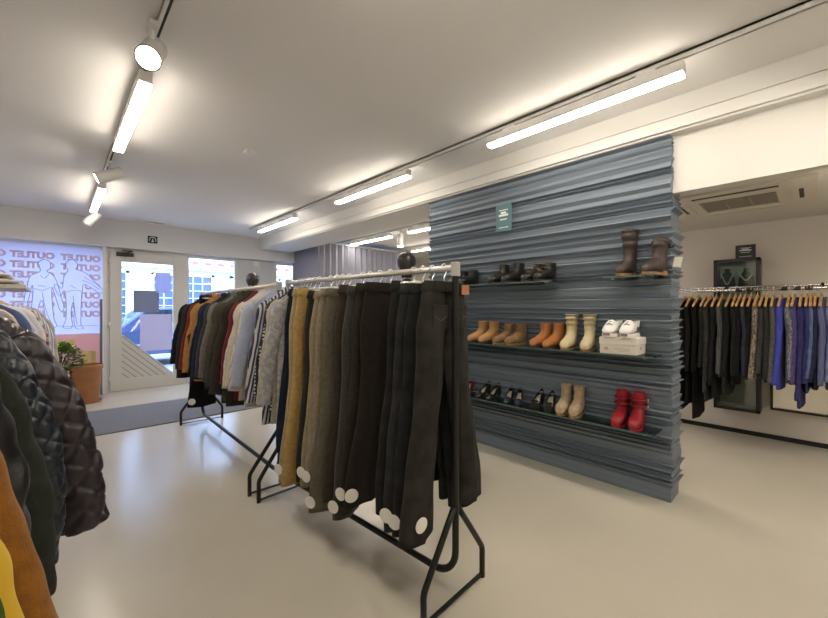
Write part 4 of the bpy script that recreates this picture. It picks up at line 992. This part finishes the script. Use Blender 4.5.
RG = [ # y, label, material, length, sleeve length
 (1.06, 'black fluffy coat deepest behind the blue wall', kn('fluffy_black', (.010, .010, .010)), 1.05, .60),
 (.99, 'black dress beside the blue wall end', kn('dress_black', (.013, .012, .012)), 1.0, .6),
 (.92, 'black fur trimmed coat reaching lowest near the blue wall', kn('coat_black', (.009, .009, .009)), 1.12, .62),
 (.85, 'black lace top on the alcove rail', kn('lace_black', (.02, .02, .02), .5), .72, .55),
 (.78, 'charcoal long cardigan on the alcove rail', kn('charcoal_knit', (.04, .04, .038)), .95, .78),
 (.71, 'black cardigan with a white label on the alcove rail', kn('cardi_black', (.016, .016, .016)), .92, .7),
 (.63, 'grey marl knit sweater on the alcove rail', patterned('grey_marl', [(.10, .10, .095), (.055, .055, .052)], 'tweed', 160), .72, .62),
 (.56, 'black pleated blouse right of the grey marl sweater', kn('blouse_black', (.014, .014, .015)), .86, .6),
 (.50, 'black top with slim sleeves on the alcove rail', kn('top_black', (.018, .017, .017)), .78, .62),
 (.44, 'black tunic left of the vitrine post', kn('tunic_black', (.012, .012, .013)), .72, .62),
 (.38, 'black and slate blue jacket on the alcove rail', kn('slate_blue', (.035, .042, .06)), .70, .6),
 (.32, 'black knit left of the beaded top', kn('knit_black', (.013, .013, .012)), .70, .6),
 (.265, 'beaded cream and brown patterned top on the alcove rail', patterned('beaded', [(.40, .33, .25), (.10, .08, .06)], 'tweed', 110), .70, .62),
 (.21, 'dark grey jersey right of the beaded top', kn('dark_jersey', (.05, .05, .048)), .70, .55),
 (.155, 'charcoal top beside the mid grey sweater', kn('charcoal_top', (.035, .035, .034)), .72, .6),
 (.10, 'mid grey plain sweater on the alcove rail', kn('mid_grey', (.105, .105, .10)), .66, .62),
 (.04, 'bright cobalt blue blouse on the alcove rail', kn('cobalt', (.065, .075, .50), .1), .76, .66),
 (-.015, 'black and white fleck cardigan right of the cobalt blouse', patterned('fleck', [(.30, .30, .30), (.07, .07, .08)], 'tweed', 130), .70, .6),
 (-.07, 'violet cardigan right of the fleck cardigan', kn('violet', (.085, .075, .20)), .72, .62),
 (-.13, 'deep indigo long sweater hanging lowest among the blues', kn('indigo', (.045, .042, .15)), .90, .76),
 (-.19, 'navy knit with a ribbed edge on the alcove rail', kn('navy_knit', (.035, .042, .13)), .76, .6),
 (-.25, 'steel blue blouse on the alcove rail', kn('steel_blue', (.12, .15, .30)), .66, .56),
 (-.31, 'dark navy jumper left of the blue chevron knit', kn('jumper_navy', (.024, .028, .065)), .74, .6),
 (-.37, 'blue chevron pattern knit at the right edge of the picture', patterned('chevron', [(.20, .21, .38), (.06, .065, .19)], 'chevron', 80, (0, .3, 1)), .66, .62),
 (-.44, 'pale blue denim shirt beyond the chevron knit', denim('pale_denim', (.17, .21, .36)), .72, .6),
]
RPX = [680, 686, 694, 701, 706, 712, 718, 726, 732, 737, 742, 748, 754.5, 760, 765, 771, 779, 787.5, 793, 800, 806, 810, 814.5, 821, 829]        # left edges of the sleeves
for k, (y, lb, m, ln, sl) in enumerate(RG):
    y = yOn(RPX[k]+1, 4.42)
    jacket('knit_top', lb, 'clothes', m, (RX, y, RZ), -.05+rnd.uniform(-.03, .03), GR, sh=.185, ln=ln, sl=sl, th=.016, seed=40+k, collar='stand', neck=.055, zoff=-.088, hang_kind='wood', hlabel='wooden hanger holding the '+lb, hgroup=HR, srad=.040, lean=.02, wr=.002, fa=.35)
# glass vitrine with two necklaces
VX = 5.03
vt = thing('jewellery_vitrine', 'tall narrow black framed glass vitrine against the alcove wall', 'cabinet', (VX, .545, 0))
bk = mat('vitrine_black', (.02, .018, .017), .4)
for y in (-.165, .165): MB().box((-.012, y-.015, .27), (.17, y+.015, 1.81)).build('upright', bk, vt)
MB().box((-.012, -.18, 1.78), (.17, .18, 1.81)).build('top', bk, vt); MB().box((-.012, -.18, .27), (.17, .18, .30)).build('bottom', bk, vt)
MB().box((.16, -.15, .3), (.17, .15, 1.78)).build('back_panel', mat('vitrine_back', (.72, .70, .64), .6), vt)
MB().box((-.008, -.15, .3), (-.003, .15, 1.78)).build('glass_front', glass('vitrine_glass', (.85, .9, .86), .10), vt)
MB().box((.0, -.15, 1.50), (.16, .15, 1.506)).build('inner_shelf', shelf_glass, vt)
for k, (y, lb, hb) in enumerate(((.625, 'dark necklace bust with a long pale necklace in the vitrine', .22), (.475, 'dark necklace bust with a short pale necklace in the vitrine', .20))):
    nb = thing('necklace_bust', lb, 'display', (VX+.10, y, 1.507), 0, 'necklace busts in the vitrine')
    pr_ = [(.0, .06), (.02, .066), (.10, .060), (.15, .045), (.175, .024), (.21, .02), (.213, .001)]
    rg = [[Vector((.022*math.cos(q)*(1 if z < .16 else .7), (w_+.001)*math.sin(q), z)) for q in [2*PI*j/24 for j in range(24)]] for z, w_ in pr_]
    MB().loft(rg).build('bust', mat('bust_black', (.02, .019, .018), .8), nb, True)
    nk = thing('necklace', lb.replace('dark necklace bust with a', 'pale necklace,').replace('pale necklace, long pale necklace', 'long pale necklace hanging').replace('pale necklace, short pale necklace', 'short pale necklace hanging')+' on its bust', 'necklace', (VX+.10, y, 1.507), 0, 'necklaces in the vitrine')
    q_ = .05 if k == 0 else .085
    P = catmull([(-.010, .05, .165), (-.024, .04, .13), (-.028, 0, q_), (-.024, -.04, .13), (-.010, -.05, .165)], 30)
    bd_ = MB()
    for p in P: bd_.lathe([(.001, -.007), (.0065, -.004), (.0075, 0), (.0065, .004), (.001, .007)], 8, p)
    bd_.build('beads', mat('pearl', (.78, .74, .64), .3), nk, True)
little_sign('counter_sign', 'small black sign standing on top of the vitrine', (VX+.02, .475, 1.811), -PI/2, .155, .135, mat('black_card', (.022, .026, .028), .4))
mi = thing('leaning_mirror', 'wide low mirror with a thin black frame on the alcove wall', 'mirror', (5.19, -.12, .30))
mf = MB().box((-.02, -.62, 0), (.02, .42, .02)).box((-.02, -.62, .86), (.02, .42, .88)).box((-.02, -.62, .02), (.02, -.60, .86)).box((-.02, .40, .02), (.02, .42, .86))
mf.build('frame', bk, mi); MB().box((0, -.60, .02), (.012, .40, .86)).build('mirror_glass', mat('mirror', (.62, .60, .55), .06, metal=1.), mi)

# ------------------------------------------------------------------ dark mannequins behind the racks (only their heads show)
def mannequin(label, x, y, H, rz):
    r = thing('mannequin', label, 'mannequin', (x, y, 0), rz, 'dark mannequins behind the racks')
    mk = mat('mannequin_black', (.035, .033, .032), .28, spec=.6)
    s = H/1.85
    J = [((0, 0, .95), .13), ((0, 0, 1.12), .11), ((0, 0, 1.32), .135), ((0, 0, 1.48), .10), ((0, 0, 1.60), .05),
         ((.18, 0, 1.46), .06), ((.23, .02, 1.18), .045), ((.25, -.02, .92), .032), ((.25, -.04, .78), .03),
         ((-.18, 0, 1.46), .06), ((-.23, .02, 1.18), .045), ((-.25, -.02, .92), .032), ((-.25, -.04, .78), .03),
         ((.10, 0, .86), .09), ((.11, -.01, .50), .06), ((.11, .02, .09), .04), ((.11, -.10, .04), .035),
         ((-.10, 0, .86), .09), ((-.11, -.01, .50), .06), ((-.11, .02, .09), .04), ((-.11, -.10, .04), .035)]
    E_ = [(0,1),(1,2),(2,3),(3,4),(3,5),(5,6),(6,7),(7,8),(3,9),(9,10),(10,11),(11,12),(0,13),(13,14),(14,15),(15,16),(0,17),(17,18),(18,19),(19,20)]
    me = bpy.data.meshes.new('body'); me.from_pydata([tuple(c*s for c in p) for p, q in J], E_, []); o = bpy.data.objects.new('body', me); C.objects.link(o); o.parent = r
    me.materials.append(mk)
    sk = o.modifiers.new('skin', 'SKIN'); sk.use_smooth_shade = True
    for i, (p, q) in enumerate(J): me.skin_vertices[0].data[i].radius = (q*s, q*s*.8)
    me.skin_vertices[0].data[0].use_root = True
    o.modifiers.new('sub', 'SUBSURF').levels = 2; o.modifiers['sub'].render_levels = 2
    rings = []
    for i in range(19):
        t = i/18; z = 1.60+.25*t
        a = math.sqrt(max(.0004, 1-((t-.60)/.40)**2)) if t > .60 else smooth_interp([(0, .52), (.12, .60), (.60, 1)], t)
        ring = []
        for j in range(28):
            q = 2*PI*j/28; c, d = math.cos(q), math.sin(q)
            w_ = .084*a; dp = .104*a; y_ = -.01+dp*d
            if d < 0:
                y_ -= .010*math.exp(-((t-.45)/.08)**2)*max(0, 1-abs(c)*4) + .006*math.exp(-((t-.22)/.08)**2)
                y_ += .008*math.exp(-((t-.55)/.05)**2)*math.exp(-((abs(c)-.45)/.2)**2)
            ring.append(Vector((w_*c*s, y_*s, z*s)))
        rings.append(ring)
    MB().loft(rings).build('head', mk, r, True)
    MB().lathe([(.17, 0), (.17, .008), (.16, .012), (.01, .012)], 32).build('base_plate', chrome, r)
mannequin('dark glossy mannequin head showing above the trouser rail beside the blue wall', 2.40, 2.62, 1.84, -1.3)
mannequin('dark mannequin head showing above the far rack by the shop window', 2.02, 5.42, 1.81, .2)
